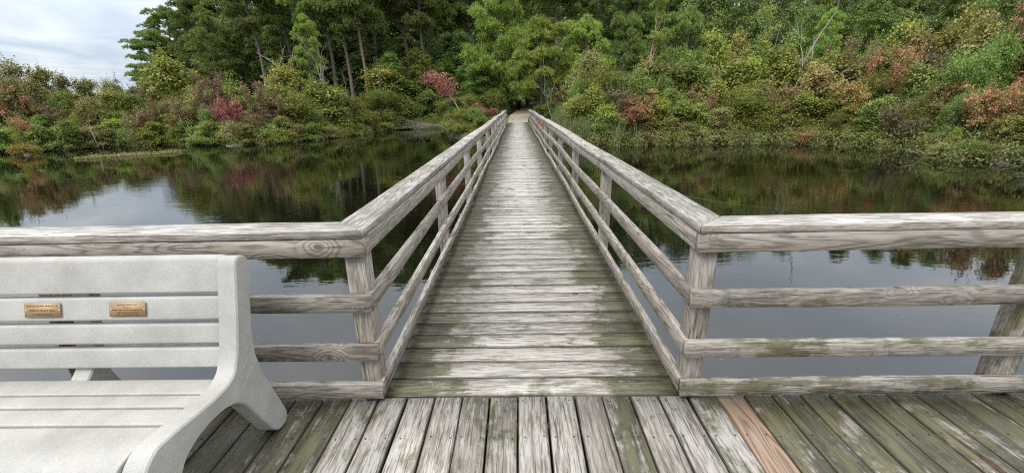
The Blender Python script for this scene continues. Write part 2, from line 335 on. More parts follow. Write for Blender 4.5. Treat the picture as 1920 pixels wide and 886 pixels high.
def leaf_mat(name, col, col2=None, mixscale=2.6, mixamt=0.5, trans=0.38, blend=0.7):
    m, nt, l = new_mat('leaves_'+name)
    geo = N(nt, 'ShaderNodeNewGeometry'); oi = N(nt, 'ShaderNodeObjectInfo'); tc = N(nt, 'ShaderNodeTexCoord')
    a = N(nt, 'ShaderNodeMix', data_type='RGBA'); a.inputs[6].default_value = (*col, 1); a.inputs[7].default_value = (*(col2 or (col[0]*1.5, col[1]*1.25, col[2]*1.1)), 1)
    n = N(nt, 'ShaderNodeTexNoise', noise_dimensions='4D', i={'Scale': mixscale, 'Detail': 3.0, 'Roughness': .6}); l(tc.outputs['Object'], n.inputs['Vector'])
    mu = N(nt, 'ShaderNodeMath', operation='MULTIPLY', i={1: 40.0}); l(oi.outputs['Random'], mu.inputs[0]); l(mu.outputs[0], n.inputs['W'])
    ad = N(nt, 'ShaderNodeMath', operation='MULTIPLY_ADD', i={1: .35}); l(geo.outputs['Random Per Island'], ad.inputs[0]); l(n.outputs[0], ad.inputs[2])
    c = .675 + (.5-mixamt)*.5
    mr = N(nt, 'ShaderNodeMapRange', i={'From Min': c-.13, 'From Max': c+.13}); l(ad.outputs[0], mr.inputs[0]); l(mr.outputs[0], a.inputs[0])
    # creepers and seedlings of the neighbours run through every bush
    wn = N(nt, 'ShaderNodeTexNoise', i={'Scale': 1.3, 'Detail': 4.0, 'Roughness': .65}); l(geo.outputs['Position'], wn.inputs['Vector'])
    wa = N(nt, 'ShaderNodeMath', operation='MULTIPLY_ADD', i={1: .12}); l(geo.outputs['Random Per Island'], wa.inputs[0]); l(wn.outputs[0], wa.inputs[2])
    wr = N(nt, 'ShaderNodeMapRange', i={'From Min': .53, 'From Max': .62, 'To Min': 0, 'To Max': blend}); l(wa.outputs[0], wr.inputs[0])
    bl = N(nt, 'ShaderNodeMix', data_type='RGBA'); l(wr.outputs[0], bl.inputs[0]); l(a.outputs[2], bl.inputs[6]); bl.inputs[7].default_value = (.165, .215, .05, 1)
    hs = N(nt, 'ShaderNodeHueSaturation'); l(bl.outputs[2], hs.inputs['Color'])
    vv = N(nt, 'ShaderNodeMath', operation='MULTIPLY_ADD', i={1: .75, 2: .55}); l(geo.outputs['Random Per Island'], vv.inputs[0])
    v2 = N(nt, 'ShaderNodeMath', operation='MULTIPLY_ADD', i={1: .4, 2: .8}); l(oi.outputs['Random'], v2.inputs[0])
    v3 = N(nt, 'ShaderNodeMath', operation='MULTIPLY'); l(vv.outputs[0], v3.inputs[0]); l(v2.outputs[0], v3.inputs[1]); l(v3.outputs[0], hs.inputs['Value'])
    hh = N(nt, 'ShaderNodeMath', operation='MULTIPLY_ADD', i={1: .03, 2: .485}); l(oi.outputs['Random'], hh.inputs[0]); l(hh.outputs[0], hs.inputs['Hue'])
    bs = N(nt, 'ShaderNodeBsdfPrincipled', i={'Roughness': .5, 'Specular IOR Level': .35}); l(hs.outputs[0], bs.inputs['Base Color'])
    tr = N(nt, 'ShaderNodeBsdfTranslucent'); l(hs.outputs[0], tr.inputs[0])
    mx = N(nt, 'ShaderNodeMixShader', i={0: trans}); l(bs.outputs[0], mx.inputs[1]); l(tr.outputs[0], mx.inputs[2])
    o = N(nt, 'ShaderNodeOutputMaterial'); l(mx.outputs[0], o.inputs[0]); return m
PAL = {
 'olive': ((.135,.175,.038), (.21,.24,.06), .5), 'olive_dark': ((.095,.135,.028), (.15,.185,.045), .5),
 'green': ((.095,.185,.045), (.165,.26,.07), .5), 'green_light': ((.16,.28,.09), (.26,.37,.13), .5), 'green_dark': ((.06,.125,.045), (.11,.19,.07), .45),
 'bright': ((.19,.28,.05), (.29,.35,.07), .5), 'yellow_green': ((.19,.28,.06), (.28,.35,.08), .5), 'yellow_olive': ((.21,.25,.06), (.31,.31,.09), .5),
 'gold_olive': ((.13,.175,.025), (.25,.22,.035), .35), 'maroon': ((.24,.075,.075), (.20,.16,.06), .55), 'maroon_green': ((.20,.10,.08), (.15,.19,.055), .6),
 'crimson': ((.28,.055,.065), (.32,.13,.10), .5), 'rust': ((.34,.115,.06), (.36,.20,.10), .45), 'rust_green': ((.28,.14,.08), (.19,.23,.07), .55),
 'orange': ((.42,.20,.07), (.30,.27,.07), .45), 'orange_green': ((.38,.20,.07), (.20,.26,.07), .6), 'purple': ((.15,.06,.075), (.19,.15,.08), .5),
 'tan': ((.34,.26,.16), (.26,.26,.12), .45), 'tan_green': ((.33,.25,.14), (.21,.26,.085), .55), 'tan_orange': ((.38,.26,.14), (.27,.28,.10), .5),
 'coral': ((.36,.13,.09), (.28,.22,.11), .45), 'grey_green': ((.18,.22,.14), (.29,.33,.22), .5), 'bright_green': ((.13,.27,.05), (.20,.34,.08), .5),
 'pine': ((.080,.145,.055), (.130,.215,.07), .5), 'pine_deep': ((.062,.115,.045), (.105,.175,.06), .5), 'pine_bright': ((.105,.195,.055), (.16,.26,.07), .5),
}
def lift(c, f, w=.0):
    # olive cast of a mixed autumn wood, colours kept muted
    c = (c[0]*f*(1+w), c[1]*f, c[2]*f*(1-w)); g = sum(c)/3
    k = .12 if c[0] > c[1] else .05
    c = tuple(x*(1-k)+g*k for x in c)
    return (c[0]*1.10, c[1]*.95, c[2]*.72) if c[1] > c[0]*.95 else c
LM = {k: leaf_mat(k, lift(v[0], *((1.9, .10) if 'pine' in k or k == 'green_dark' else (1.34, .0))), lift(v[1], *((1.9, .10) if 'pine' in k or k == 'green_dark' else (1.34, .0))), mixamt=v[2], blend=0.0 if 'pine' in k or k in ('green_dark', 'crimson', 'tan') else 0.52) for k, v in PAL.items()}
REED = leaf_mat('reed', (.15,.25,.10), (.27,.32,.16), .8, .5)
HERB = leaf_mat('herb', (.34,.23,.13), (.22,.27,.08), .9, .6)
HERB_L = leaf_mat('herb_left', (.33,.24,.13), (.20,.28,.075), .7, .6)

def ground_mat():
    m, nt, l = new_mat('forest_soil')
    geo = N(nt, 'ShaderNodeNewGeometry')
    n = N(nt, 'ShaderNodeTexNoise', i={'Scale': 1.1, 'Detail': 7.0, 'Roughness': .7}); l(geo.outputs['Position'], n.inputs['Vector'])
    cr = N(nt, 'ShaderNodeValToRGB'); l(n.outputs[0], cr.inputs[0]); e = cr.color_ramp.elements
    e[0].position = .35; e[0].color = (.035, .03, .018, 1); e[1].position = .7; e[1].color = (.10, .085, .05, 1); k = e.new(.52); k.color = (.05, .06, .022, 1)
    bs = N(nt, 'ShaderNodeBsdfPrincipled', i={'Roughness': .95, 'Specular IOR Level': .2}); l(cr.outputs[0], bs.inputs['Base Color'])
    bp = N(nt, 'ShaderNodeBump', i={'Strength': .8, 'Distance': .08}); l(n.outputs[0], bp.inputs['Height']); l(bp.outputs[0], bs.inputs['Normal'])
    o = N(nt, 'ShaderNodeOutputMaterial'); l(bs.outputs[0], o.inputs[0]); return m
SOIL = ground_mat()
def path_mat():
    m, nt, l = new_mat('path_sand')
    geo = N(nt, 'ShaderNodeNewGeometry'); sp_ = N(nt, 'ShaderNodeSeparateXYZ'); l(geo.outputs['Position'], sp_.inputs[0])
    n = N(nt, 'ShaderNodeTexNoise', i={'Scale': 2.2, 'Detail': 6.0, 'Roughness': .7}); l(geo.outputs['Position'], n.inputs['Vector'])
    # pale sand first, then leaf litter further along under the trees
    ad = N(nt, 'ShaderNodeMath', operation='MULTIPLY_ADD', i={1: 12.0}); l(n.outputs[0], ad.inputs[0]); l(sp_.outputs[1], ad.inputs[2])
    mr = N(nt, 'ShaderNodeMapRange', i={'From Min': 47, 'From Max': 52}); l(ad.outputs[0], mr.inputs[0])
    cr = N(nt, 'ShaderNodeValToRGB'); l(n.outputs[0], cr.inputs[0]); e = cr.color_ramp.elements
    e[0].position = .3; e[0].color = (.22, .19, .15, 1); e[1].position = .7; e[1].color = (.38, .35, .30, 1)
    mi = N(nt, 'ShaderNodeMix', data_type='RGBA'); l(mr.outputs[0], mi.inputs[0]); l(cr.outputs[0], mi.inputs[6]); mi.inputs[7].default_value = (.10, .075, .045, 1)
    bs = N(nt, 'ShaderNodeBsdfPrincipled', i={'Roughness': .9}); l(mi.outputs[2], bs.inputs['Base Color'])
    o = N(nt, 'ShaderNodeOutputMaterial'); l(bs.outputs[0], o.inputs[0]); return m
PATH = path_mat()

# ------------------------------------------------------------------ terrain, water, path
AZ = [-180,-90,-60,-51.2,-48,-44.4,-38.6,-34.4,-29.6,-25,-19.3,-14.7,-9.9,-9.0,-8.0,-7.2,-5,0,4,6.4,9.9,16,26.5,32.4,38,43,44.5,50,60,90,140,180]
RR = [60,45,42,41,39.6,39.9,37.8,33.8,33.2,34.7,39.8,44.4,45.5,33,30,26.8,27,26,25.5,24.9,24.2,24,25.7,26.6,26.4,25.2,22.6,22.8,24,30,40,60]
def shore(a): return np.interp(np.degrees(a), AZ, RR) + 0.35*np.sin(np.degrees(a)*2.3) + 0.2*np.sin(np.degrees(a)*5.1+1)
def gz(x, y):
    a = np.arctan2(x, y); s = np.hypot(x, y) - shore(a)
    return np.interp(s, [-6,-1,0,.4,1.5,4,8,30,100,300], [-2.4,-1.15,-.92,-.78,-.6,-.35,-.06,.3,1.5,4])
az = np.radians(np.linspace(-180, 180, 721)); offs = np.array([-12,-6,-3,-1,-.5,0,.25,.5,1,1.7,2.6,4,6,8,12,18,26,36,50,75,120,220,700])
A, O = np.meshgrid(az[:-1], offs, indexing='ij'); R_ = shore(A)+O
X, Y = R_*np.sin(A), R_*np.cos(A)
Z = gz(X, Y) + np.where(O > 0, 0.07*np.sin(X*1.9)*np.sin(Y*2.3), 0); Z = np.where(O < -5, -2.4, Z)
na, no = A.shape; co = np.stack([X.ravel(), Y.ravel(), Z.ravel()], 1)
ii, jj = np.meshgrid(np.arange(na), np.arange(no-1), indexing='ij'); i2 = (ii+1) % na
q = np.stack([ii*no+jj, ii*no+jj+1, i2*no+jj+1, i2*no+jj], -1).reshape(-1, 4)[:, ::-1]
cidx = len(co); co = np.vstack([co, [(0, 0, -2.4)]])
tri = np.stack([np.full(na, cidx), np.arange(na)*no, ((np.arange(na)+1) % na)*no], -1)[:, ::-1]
tag(link('ground', mesh_np('ground', co, [q, tri], [SOIL], True)), 'dark leaf-littered earth of the wooded banks round the pond', kind='structure')
th = np.linspace(0, 2*PI, 97)[:-1]
ring = [(0, 0, -.9)] + [(90*math.sin(t), 90*math.cos(t), -.9) for t in th]
tag(link('water', mesh_np('water', ring, np.array([(0, 1+(k+1) % 96, 1+k) for k in range(96)]), [WATER])), 'still dark pond water mirroring trees and grey sky', kind='structure')
pc, pq = [], []
for i, t in enumerate(np.linspace(0, 1, 26)):
    y = 32.6 + t*42; cx = .05 + (t**2.4)*7 + .25*math.sin(t*9)*t; w = (.75 + .25*min(1, t*5)) * (1 - .3*t)
    for s in (-1, -.4, .4, 1):
        x = cx + s*w; z = float(gz(x, y)); hum = {0: -.02}.get(i, max(z + (.02 if abs(s) == 1 else .05), -.03 + t*1.3))
        pc.append((x, y, hum))
    if i: b = (i-1)*4; pq += [(b+k, b+k+1, b+k+5, b+k+4) for k in range(3)]
tag(link('path', mesh_np('path', pc, np.array(pq), [PATH], True)), 'pale sandy path leaving the far end of the footbridge', kind='structure')

# ------------------------------------------------------------------ footbridge
XL, XR, Y0, YF = -.727, .827, 1.862, 33.0
DECK0 = 1.868
def wob(y, s):
    """slow sag and sway of the long railings, metres"""
    k = min(1, max(0, (y-4)/6))
    return (k*(.017*math.sin(y*.71+s*2.1)+.007*math.sin(y*1.83+s)), k*(.017*math.sin(y*.57+s*1.3)+.008*math.sin(y*1.37+s*3)))
bridge = empty('footbridge', (0.05, DECK0, 0), label='long narrow weathered plank footbridge running straight across the pond to the woods', cat='footbridge')
pitch = .157; Wd = XR-XL
pm = [board_mesh('plank', Wd+.068, pitch-.011, .038, nseg=12, jit=.0016, seed=s, path=(lambda x, s=s: (.0012*math.sin(x*3+s), .0012*math.sin(x*2+s*2)))) for s in range(6)]
npl = int((YF-DECK0)/pitch)
for i in range(npl):
    y = DECK0 + (i+.5)*pitch
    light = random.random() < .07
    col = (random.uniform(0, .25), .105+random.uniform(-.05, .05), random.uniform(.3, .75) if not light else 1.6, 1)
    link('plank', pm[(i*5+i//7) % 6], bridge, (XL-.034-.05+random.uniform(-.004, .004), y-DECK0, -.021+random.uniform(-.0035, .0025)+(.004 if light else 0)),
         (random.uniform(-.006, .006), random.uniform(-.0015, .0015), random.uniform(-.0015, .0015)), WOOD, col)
for x in (XL+.12, 0.05, XR-.12):
    bm_ = board_mesh('joist', YF-DECK0, .05, .19, 8); link('joist', bm_, bridge, (x-.05, 0, -.14), (0, 0, PI/2), WOOD, (.5, .3, 0, 1))
POSTY = [1.905 + 2.42*k for k in range(13)]
for y in POSTY[1:]:
    link('cross_beam', board_mesh('cross_beam', Wd+.5, .09, .19, 2), bridge, (XL-.25-.05, y-DECK0-.1, -.335), (0, 0, 0), WOOD, (.5, .4, 0, 1))

def add_screws(parent, pts, axis='y'):
    """small screw heads on a face looking towards -y (or x side)"""
    co, fc = [], []
    for (x, y, z) in pts:
        b = len(co); n = 8
        for k in range(n):
            a = 2*PI*k/n; c, s = math.cos(a)*.0042, math.sin(a)*.0042
            co.append((x+c, y, z+s) if axis == 'y' else ((x, y+c, z+s) if axis == 'x' else (x+c, y+s, z)))
        co.append((x, y-.0015, z) if axis == 'y' else ((x, y, z) if axis == 'x' else (x, y, z+.001)))
        fc += [(b+k, b+(k+1) % n, b+n) for k in range(n)]
    return tag(link('screw_heads', mesh_np('screw_heads', co, np.array(fc), [SCREW]), parent), kind='stuff')

RAILZ = [(.065, .089), (.295, .089), (.577, .089), (.863, .089)]   # centre height, board height
def wcol(b=None, a=None, bl=None):
    return (random.uniform(.15, .7) if b is None else b, random.uniform(.03, .14) if a is None else a, random.uniform(.3, .8) if bl is None else bl, 0)
POSTM = board_mesh('post', 2.62, .098, .098, 6, jit=.001, seed=3)
def post(parent, x, y, col, ox, oy):
    # standing post: local x up
    return link('post', POSTM, parent, (x-ox, y-oy, -1.715), (0, -PI/2, random.choice((0, PI))*0), WOOD, col)

# railings along the bridge. side -1 left, +1 right
for side, xin, lab in ((-1, XL, 'long left hand railing of the footbridge, nearest post by the concrete bench'), (1, XR, 'long right hand railing of the footbridge, with a small orange tag near its far end')):
    root = empty('bridge_railing', (xin, Y0, 0), label=lab, cat='railing', group='railings along the footbridge')
    for k, y in enumerate(POSTY):
        wx, wz = wob(y, side)
        if k == 0: continue
        post(root, xin+side*(.038+.051)+wx, y, wcol(.2, .10, .5), xin, Y0)
    for ri, (zc_, hh) in enumerate(RAILZ):
        ys = Y0; step = 4.84; n = 0
        first = 1.905+4.84+ (2.42 if (ri+side) % 2 else 0)
        while ys < YF-.05:
            ye = min(first + n*step, YF-1.0 if False else 31.0+.0)
            if n == 0: ye = first
            ye = min(ye, POSTY[-1]+.05)
            L_ = ye-ys-.003
            if L_ < .2: break
            def pth(x, ys=ys, side=side, ri=ri):
                w = wob(ys+x, side); w2 = wob(ys+x+ri*1.9, side*1.4+ri*1.7)
                return (-(w[0]*.75+w2[0]*.35), w[1]*.55+w2[1]*.65)
            me = board_mesh('rail', L_, .038, hh, max(6, int(L_/.3)), .0008, .0028, pth, seed=ri*7+n)
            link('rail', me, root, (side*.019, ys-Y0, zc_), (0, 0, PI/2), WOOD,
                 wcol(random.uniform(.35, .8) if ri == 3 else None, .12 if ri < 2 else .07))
            ys = ye; n += 1
    # flat cap boards, mitred at the corner with the platform railing
    capw = .165; ys = Y0-.038; n = 0
    ends = [1.905+2.42, ] + [1.905+2.42+4.84*k for k in range(1, 7)]
    if side < 0: ends = [1.905+4.84*k for k in range(1, 8)]
    for ye in ends:
        ye = min(ye, POSTY[-1]+.1); L_ = ye-ys-.002
        if L_ < .3: break
        def pth(x, ys=ys, side=side):
            w = wob(ys+x, side); return (-w[0], w[1]*.9)
        m0 = (0, 0)
        if n == 0: m0 = (0, capw) if side < 0 else (capw, 0)
        me = board_mesh('cap_board', L_, capw, .038, max(6, int(L_/.3)), .0008, .0025, pth, m0=m0, seed=n+50)
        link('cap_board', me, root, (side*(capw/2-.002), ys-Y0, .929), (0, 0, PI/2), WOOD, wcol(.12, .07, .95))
        ys = ye; n += 1
    if side > 0:
        tg = empty('placeholder'); bpy.data.objects.remove(tg)
        co, fc = [], []; box_np(co, fc, (-.045, -.004, -.07), (.045, .004, .07))
        y5 = POSTY[6]
        link('orange_tag', mesh_np('orange_tag', co, np.array(fc), [ORANGE]), root, (.089, y5-Y0-.056, .70))

# platform railings
def cross_rail(side):
    xin = XL if side < 0 else XR
    xo = side*5.6
    root = empty('platform_railing', (xin, Y0, 0), label=('platform railing left of the footbridge, running behind the concrete bench' if side < 0 else 'platform railing right of the footbridge, with greenish middle rails'), cat='railing', group='railings along the platform edge')
    px = [xin+side*.066] + [(XR+1.69 + 1.62*k if side > 0 else -2.36-1.55*k) for k in range(3)]
    for k, x in enumerate(px):
        post(root, x, Y0+.052, wcol(.35 if k == 0 else .2, .09 if k == 0 else .19, .35), xin, Y0)
    L_ = abs(xo-xin)
    for ri, (zc_, hh) in enumerate(RAILZ):
        me = board_mesh('rail', L_, .038, hh, 16, .0009, .0028, (lambda x, ri=ri: (.002*math.sin(x*2+ri), .0025*math.sin(x*1.4+ri*2))), seed=ri+90)
        o = link('rail', me, root, ((0 if side > 0 else xo-xin), -.019, zc_), (0, 0, 0), WOOD,
                 wcol((.75 if side < 0 else .6) if ri == 3 else (.25 if ri != 1 or side > 0 else .75), {0: .17, 1: .16, 2: .13, 3: .03}[ri] if side > 0 else .10, .35))
        pts = []
        for k, x in enumerate(px):
            lx = x - (xin if side > 0 else xo)
            for dx_ in (-.026, .024):
                pts.append((lx+dx_, -.0205, -.02+random.uniform(-.006, .006))); pts.append((lx+dx_+.004, -.0205, .022+random.uniform(-.006, .006)))
        add_screws(o, pts)
    capw = .165
    # mitre: the outer (far, +y) corner is pushed beyond the bridge cap
    if side > 0: me = board_mesh('cap_board', L_, capw, .038, 14, .0009, .0025, (lambda x: (.001*math.sin(x*2), .0015*math.sin(x*3))), m0=(0, capw), seed=77); lx = 0
    else: me = board_mesh('cap_board', L_, capw, .038, 14, .0009, .0025, (lambda x: (.001*math.sin(x*2), .0015*math.sin(x*3))), m1=(0, -capw), seed=78); lx = xo-xin
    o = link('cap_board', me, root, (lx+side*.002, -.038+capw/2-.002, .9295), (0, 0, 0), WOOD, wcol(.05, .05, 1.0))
    add_screws(o, [((.05 if side > 0 else L_-.06), -capw/2-.0012, .004)])
cross_rail(-1); cross_rail(1)

# ------------------------------------------------------------------ viewing platform
plat = empty('viewing_platform', (0, 0, 0), label='weathered timber viewing platform of parallel deck boards in the foreground', cat='platform')
bp_ = .149
bms = [board_mesh('deck_board', 4.4, bp_-.008, .038, 14, .0014, .004, (lambda x, s=s: (.0012*math.sin(x*2.3+s), .0008*math.sin(x*3+s))), seed=s+20) for s in range(6)]
for i in range(-37, 37):
    xs_ = -.0185 + i*bp_ + bp_/2
    x = xs_
    new = (i == 7)
    d = abs(x-.1)
    rot_ = (i == 13)
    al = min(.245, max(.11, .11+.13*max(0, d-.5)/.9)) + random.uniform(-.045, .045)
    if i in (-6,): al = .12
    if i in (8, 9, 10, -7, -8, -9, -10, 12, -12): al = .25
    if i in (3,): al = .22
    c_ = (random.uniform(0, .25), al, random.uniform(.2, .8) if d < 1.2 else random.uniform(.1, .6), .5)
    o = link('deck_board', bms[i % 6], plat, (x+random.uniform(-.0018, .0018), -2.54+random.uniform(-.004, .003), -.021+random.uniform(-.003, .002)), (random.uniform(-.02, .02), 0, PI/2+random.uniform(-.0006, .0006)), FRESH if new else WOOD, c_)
    if new: o['label'] = 'newer orange brown deck board, right of the bridge mouth'
    if abs(x) < 3:
        co, fc = [], []
        for nx_ in (4.365, 4.12, 3.71):
            for ny_ in (-.045, .042):
                b0 = len(co); cx_, cy_ = nx_+random.uniform(-.006, .006), ny_+random.uniform(-.006, .006)
                co += [(cx_+.0045*math.cos(a_*PI/4), cy_+.0045*math.sin(a_*PI/4), .0203) for a_ in range(8)]; fc.append([b0+a_ for a_ in range(8)])
        tag(link('nail_heads', mesh_np('nail_heads', co, np.array(fc), [NAIL]), o), kind='stuff')
    if rot_:
        o['label'] = 'deck board with a long rotten split'; co, fc = [], []; rr_ = random.Random(3); n_ = 16
        for a_ in range(n_+1):
            f_ = a_/n_; hw_ = .017*math.sin(PI*f_)**.6*rr_.uniform(.5, 1.2)+.0005; cy_ = .01+.012*math.sin(f_*7)
            co += [(3.35+.8*f_, cy_-hw_, .0205), (3.35+.8*f_, cy_+hw_, .0205)]
            if a_: b0 = (a_-1)*2; fc.append((b0, b0+2, b0+3, b0+1))
        link('rotten_split', mesh_np('rotten_split', co, np.array(fc), [ROT]), o)
for y in (-2, -1, 0, 1, 1.7):
    link('joist', board_mesh('joist', 11.0, .05, .19, 3), plat, (-5.5, y, -.137), (0, 0, 0), WOOD, (.5, .3, 0, 1))
link('rim_board', board_mesh('rim_board', 11.0, .04, .2, 6), plat, (-5.5, 1.842, -.145), (0, 0, 0), WOOD, (.4, .4, 0, 1))
for x in (-4.5, -2.2, 2.4, 4.6):
    for y in (-2, 0.1):
        link('pile', POSTM, plat, (x, y, -2.8), (0, -PI/2, 0), WOOD, (.5, .4, 0, 1))

# ------------------------------------------------------------------ bench
def round_poly(pts, rad, seg=5):
    out = []; n = len(pts)
    for i in range(n):
        p, a, b = Vector(pts[i]), Vector(pts[i-1]), Vector(pts[(i+1) % n])
        r = rad[i] if isinstance(rad, (list, tuple)) else rad
        da, db = (a-p), (b-p); t = min(r, da.length*.48, db.length*.48)
        if t < 1e-4: out.append(tuple(p)); continue
        s, e_ = p+da.normalized()*t, p+db.normalized()*t
        for k in range(seg+1):
            u = k/seg; out.append(tuple(s*(1-u)**2 + p*2*u*(1-u) + e_*u*u))
    return out
def extrude_x(name, poly, x0, x1, ch=.006, mat=None, parent=None, jag=0):
    """poly in (y,z); solid between x0 and x1 with softened side edges"""
    import mathutils.geometry as mg
    n = len(poly); P = np.array(poly); 
    area = 0.5*np.sum(P[:, 0]*np.roll(P[:, 1], -1)-np.roll(P[:, 0], -1)*P[:, 1])
    if area < 0: P = P[::-1].copy()
    nx = np.roll(P, -1, 0)-np.roll(P, 1, 0); nrm = np.stack([nx[:, 1], -nx[:, 0]], 1); nrm /= np.linalg.norm(nrm, axis=1)[:, None]+1e-9
    I = P - nrm*ch
    rings = [(x0, I), (x0+ch, P), (x1-ch, P), (x1, I)]
    co = np.vstack([np.column_stack([np.full(n, x), Q]) for x, Q in rings])
    q = []
    for r in range(3):
        for k in range(n):
            k2 = (k+1) % n; q.append((r*n+k, r*n+k2, (r+1)*n+k2, (r+1)*n+k))
    q = [(a, d, c, b) for a, b, c, d in q]
    tr = mg.tessellate_polygon([[Vector((p[0], p[1], 0)) for p in I]])
    t = []
    for a, b, c in tr:
        s = (I[b][0]-I[a][0])*(I[c][1]-I[a][1])-(I[b][1]-I[a][1])*(I[c][0]-I[a][0])
        if s < 0: a, b = b, a
        t.append((3*n+a, 3*n+b, 3*n+c)); t.append((b, a, c))
    q = [f[::-1] for f in q]
    me = mesh_np(name, co, [np.array(q), np.array(t)], [mat or CONC], True)
    me.polygons.foreach_set('use_smooth', [True]*len(q)+[False]*len(t))
    me.set_sharp_from_angle(angle=math.radians(32)); o = link(name, me, parent); return o
bench = empty('park_bench', (0, 0, 0), label='light grey concrete bench with slatted back and two brass plaques at the left', cat='bench')
SUP = [(1.592,.885),(1.612,.910),(1.650,.906),(1.680,.876),(1.676,.80),(1.643,.726),(1.599,.567),(1.588,.48),(1.602,.375),(1.712,.055),(1.700,.004),(1.628,.004),(1.592,.04),(1.50,.22),(1.46,.295),(1.42,.335),(1.36,.36),(1.28,.368),(1.2,.36),(1.14,.335),(1.095,.28),(1.075,.2),(1.06,.004),(.945,.004),(.93,.15),(.945,.30),(.975,.39),(1.01,.435),(1.055,.462),(1.155,.455),(1.31,.437),(1.40,.440),(1.446,.462),(1.486,.532),(1.529,.659),(1.566,.787)]
supp = round_poly(SUP, .018, 2)
XO = -1.176
for k, (xa, xb) in enumerate(((-1.258, XO), (-1.945, -1.863), (-2.766, -2.684))):
    P_ = supp if k != 1 else [(y - (.012 if z > .43 and y > 1.3 else 0)*0, z) for y, z in supp]
    if k == 1:
        # intermediate support sits behind the slats
        P_ = round_poly([(1.635,.84),(1.68,.84),(1.668,.72),(1.625,.567),(1.605,.48),(1.602,.375),(1.712,.055),(1.700,.004),(1.628,.004),(1.592,.04),(1.50,.22),(1.46,.28),(1.42,.31),(1.36,.33),(1.28,.335),(1.2,.33),(1.14,.31),(1.095,.26),(1.075,.2),(1.06,.004),(.985,.004),(1.02,.20),(1.04,.33),(1.09,.375),(1.31,.362),(1.40,.360),(1.47,.372),(1.53,.43),(1.565,.53),(1.59,.64),(1.62,.75)], .015, 2)
    o = extrude_x('end_support' if k != 1 else 'middle_support', P_, xa, xb, .006, CONC, bench)
    if k == 0:
        # raised rectangular mark cast in the outer face
        co, fc = [], []
        for (a, b) in (((1.462,.335+.09),(1.535,.475)),((1.472,.372),(1.548,.425)),((1.535,.475),(1.548,.425))):
            d = Vector((b[0]-a[0], b[1]-a[1])).normalized(); n_ = Vector((-d.y, d.x))*.0022
            b0 = len(co)
            for s, x in ((1, 0), (-1, 0), (1, 1), (-1, 1)):
                pass
            for (p, x) in ((a, 0), (b, 0)):
                co += [(XO-.001, p[0]+n_.x, p[1]+n_.y), (XO+.0025, p[0], p[1]), (XO-.001, p[0]-n_.x, p[1]-n_.y)]
            fc += [(b0, b0+1, b0+4, b0+3), (b0+1, b0+2, b0+5, b0+4)]
        link('cast_mark', mesh_np('cast_mark', co, np.array(fc), [CONC]), o)
def slat(a, b, th, ra=.012, rb=.012):
    """slat whose visible face runs from a to b (y,z); body th thick behind it"""
    A_, B_ = Vector(a), Vector(b); d = (B_-A_).normalized(); n_ = Vector((-d.y, d.x))
    if n_.dot(Vector((1, -.6))) < 0: n_ = -n_
    return round_poly([tuple(A_), tuple(B_), tuple(B_+n_*th), tuple(A_+n_*th)], [ra, rb, .012, .012], 4)
dyb = -.018
X0, X1 = -2.68, -1.262
top = round_poly([(1.606+dyb,.757),(1.634+dyb,.872),(1.645+dyb,.905),(1.70+dyb,.903),(1.705+dyb,.84),(1.665+dyb,.757)], [.012,.03,.035,.04,.02,.012], 6)
extrude_x('back_slat', top, X0, X1, .003, CONC, bench)
s2 = None
for a, b in (((1.577+dyb,.646),(1.602+dyb,.744)), ((1.552+dyb,.546),(1.572+dyb,.631)), ((1.524+dyb,.446),(1.546+dyb,.531))):
    o = extrude_x('back_slat', slat(a, b, .045), X0, X1, .003, CONC, bench)
    s2 = s2 or o
for a, b in (((1.495,.400),(1.386,.413)), ((1.374,.414),(1.296,.424)), ((1.284,.425),(1.193,.434))):
    P_ = round_poly([a, b, (b[0], b[1]-.045), (a[0], a[1]-.045)], .009, 4)
    extrude_x('seat_slat', P_, X0, X1, .003, CONC, bench)
front = round_poly([(1.181,.435),(1.05,.450),(.985,.432),(.962,.375),(.966,.29),(1.01,.29),(1.012,.36),(1.05,.40),(1.183,.39)], [.009,.04,.04,.04,.012,.012,.03,.02,.009], 5)
extrude_x('seat_slat', front, X0, X1, .003, CONC, bench)
# brass plaques screwed to the second back slat
def plaque(xc, lines, sizes):
    a, b = Vector((1.577+dyb, .646)), Vector((1.602+dyb, .744)); d = (b-a).normalized(); ang = math.atan2(d.x, d.y)
    c = (a+b)/2 + Vector((-.0045, .002))
    root = link('plaque', None) if False else None
    co, fc = [], []; box_np(co, fc, (-.078, -.031, .0008), (.078, .031, .0022))
    me = mesh_np('plaque', co, np.array(fc), [BRASS])
    o = link('plaque', me, bench, (xc, c.x, c.y), (PI/2-ang, 0, random.uniform(-.004, .004)))
    yy = .0225
    for t, s in zip(lines, sizes):
        cu = bpy.data.curves.new('t', 'FONT'); cu.body = t; cu.size = s; cu.align_x = 'CENTER'; cu.align_y = 'CENTER'; cu.offset = .0001
        to = bpy.data.objects.new('t', cu); C.objects.link(to)
        dg = bpy.context.evaluated_depsgraph_get(); tm = bpy.data.meshes.new_from_object(to.evaluated_get(dg)); bpy.data.objects.remove(to)
        tm.materials.clear(); tm.materials.append(ENGRAVE)
        link('lettering', tm, o, (0, yy-s*.45, .0027))
        yy -= .056/len(lines)
    for s in (-1, 1):
        co, fc = [], []; n = 10
        for k in range(n): co.append((.003*math.cos(2*PI*k/n), .003*math.sin(2*PI*k/n), 0))
        co.append((0, 0, .0016)); fc = [(k, (k+1) % n, n) for k in range(n)]
        link('plaque_screw', mesh_np('plaque_screw', co, np.array(fc), [STEEL]), o, (s*.072, 0, .0026))
plaque(-2.028, ['GIVEN IN LOVING MEMORY OF', 'JERRY & PEGGY HALL', 'BY THEIR CHILDREN'], [.0098, .0118, .0095])
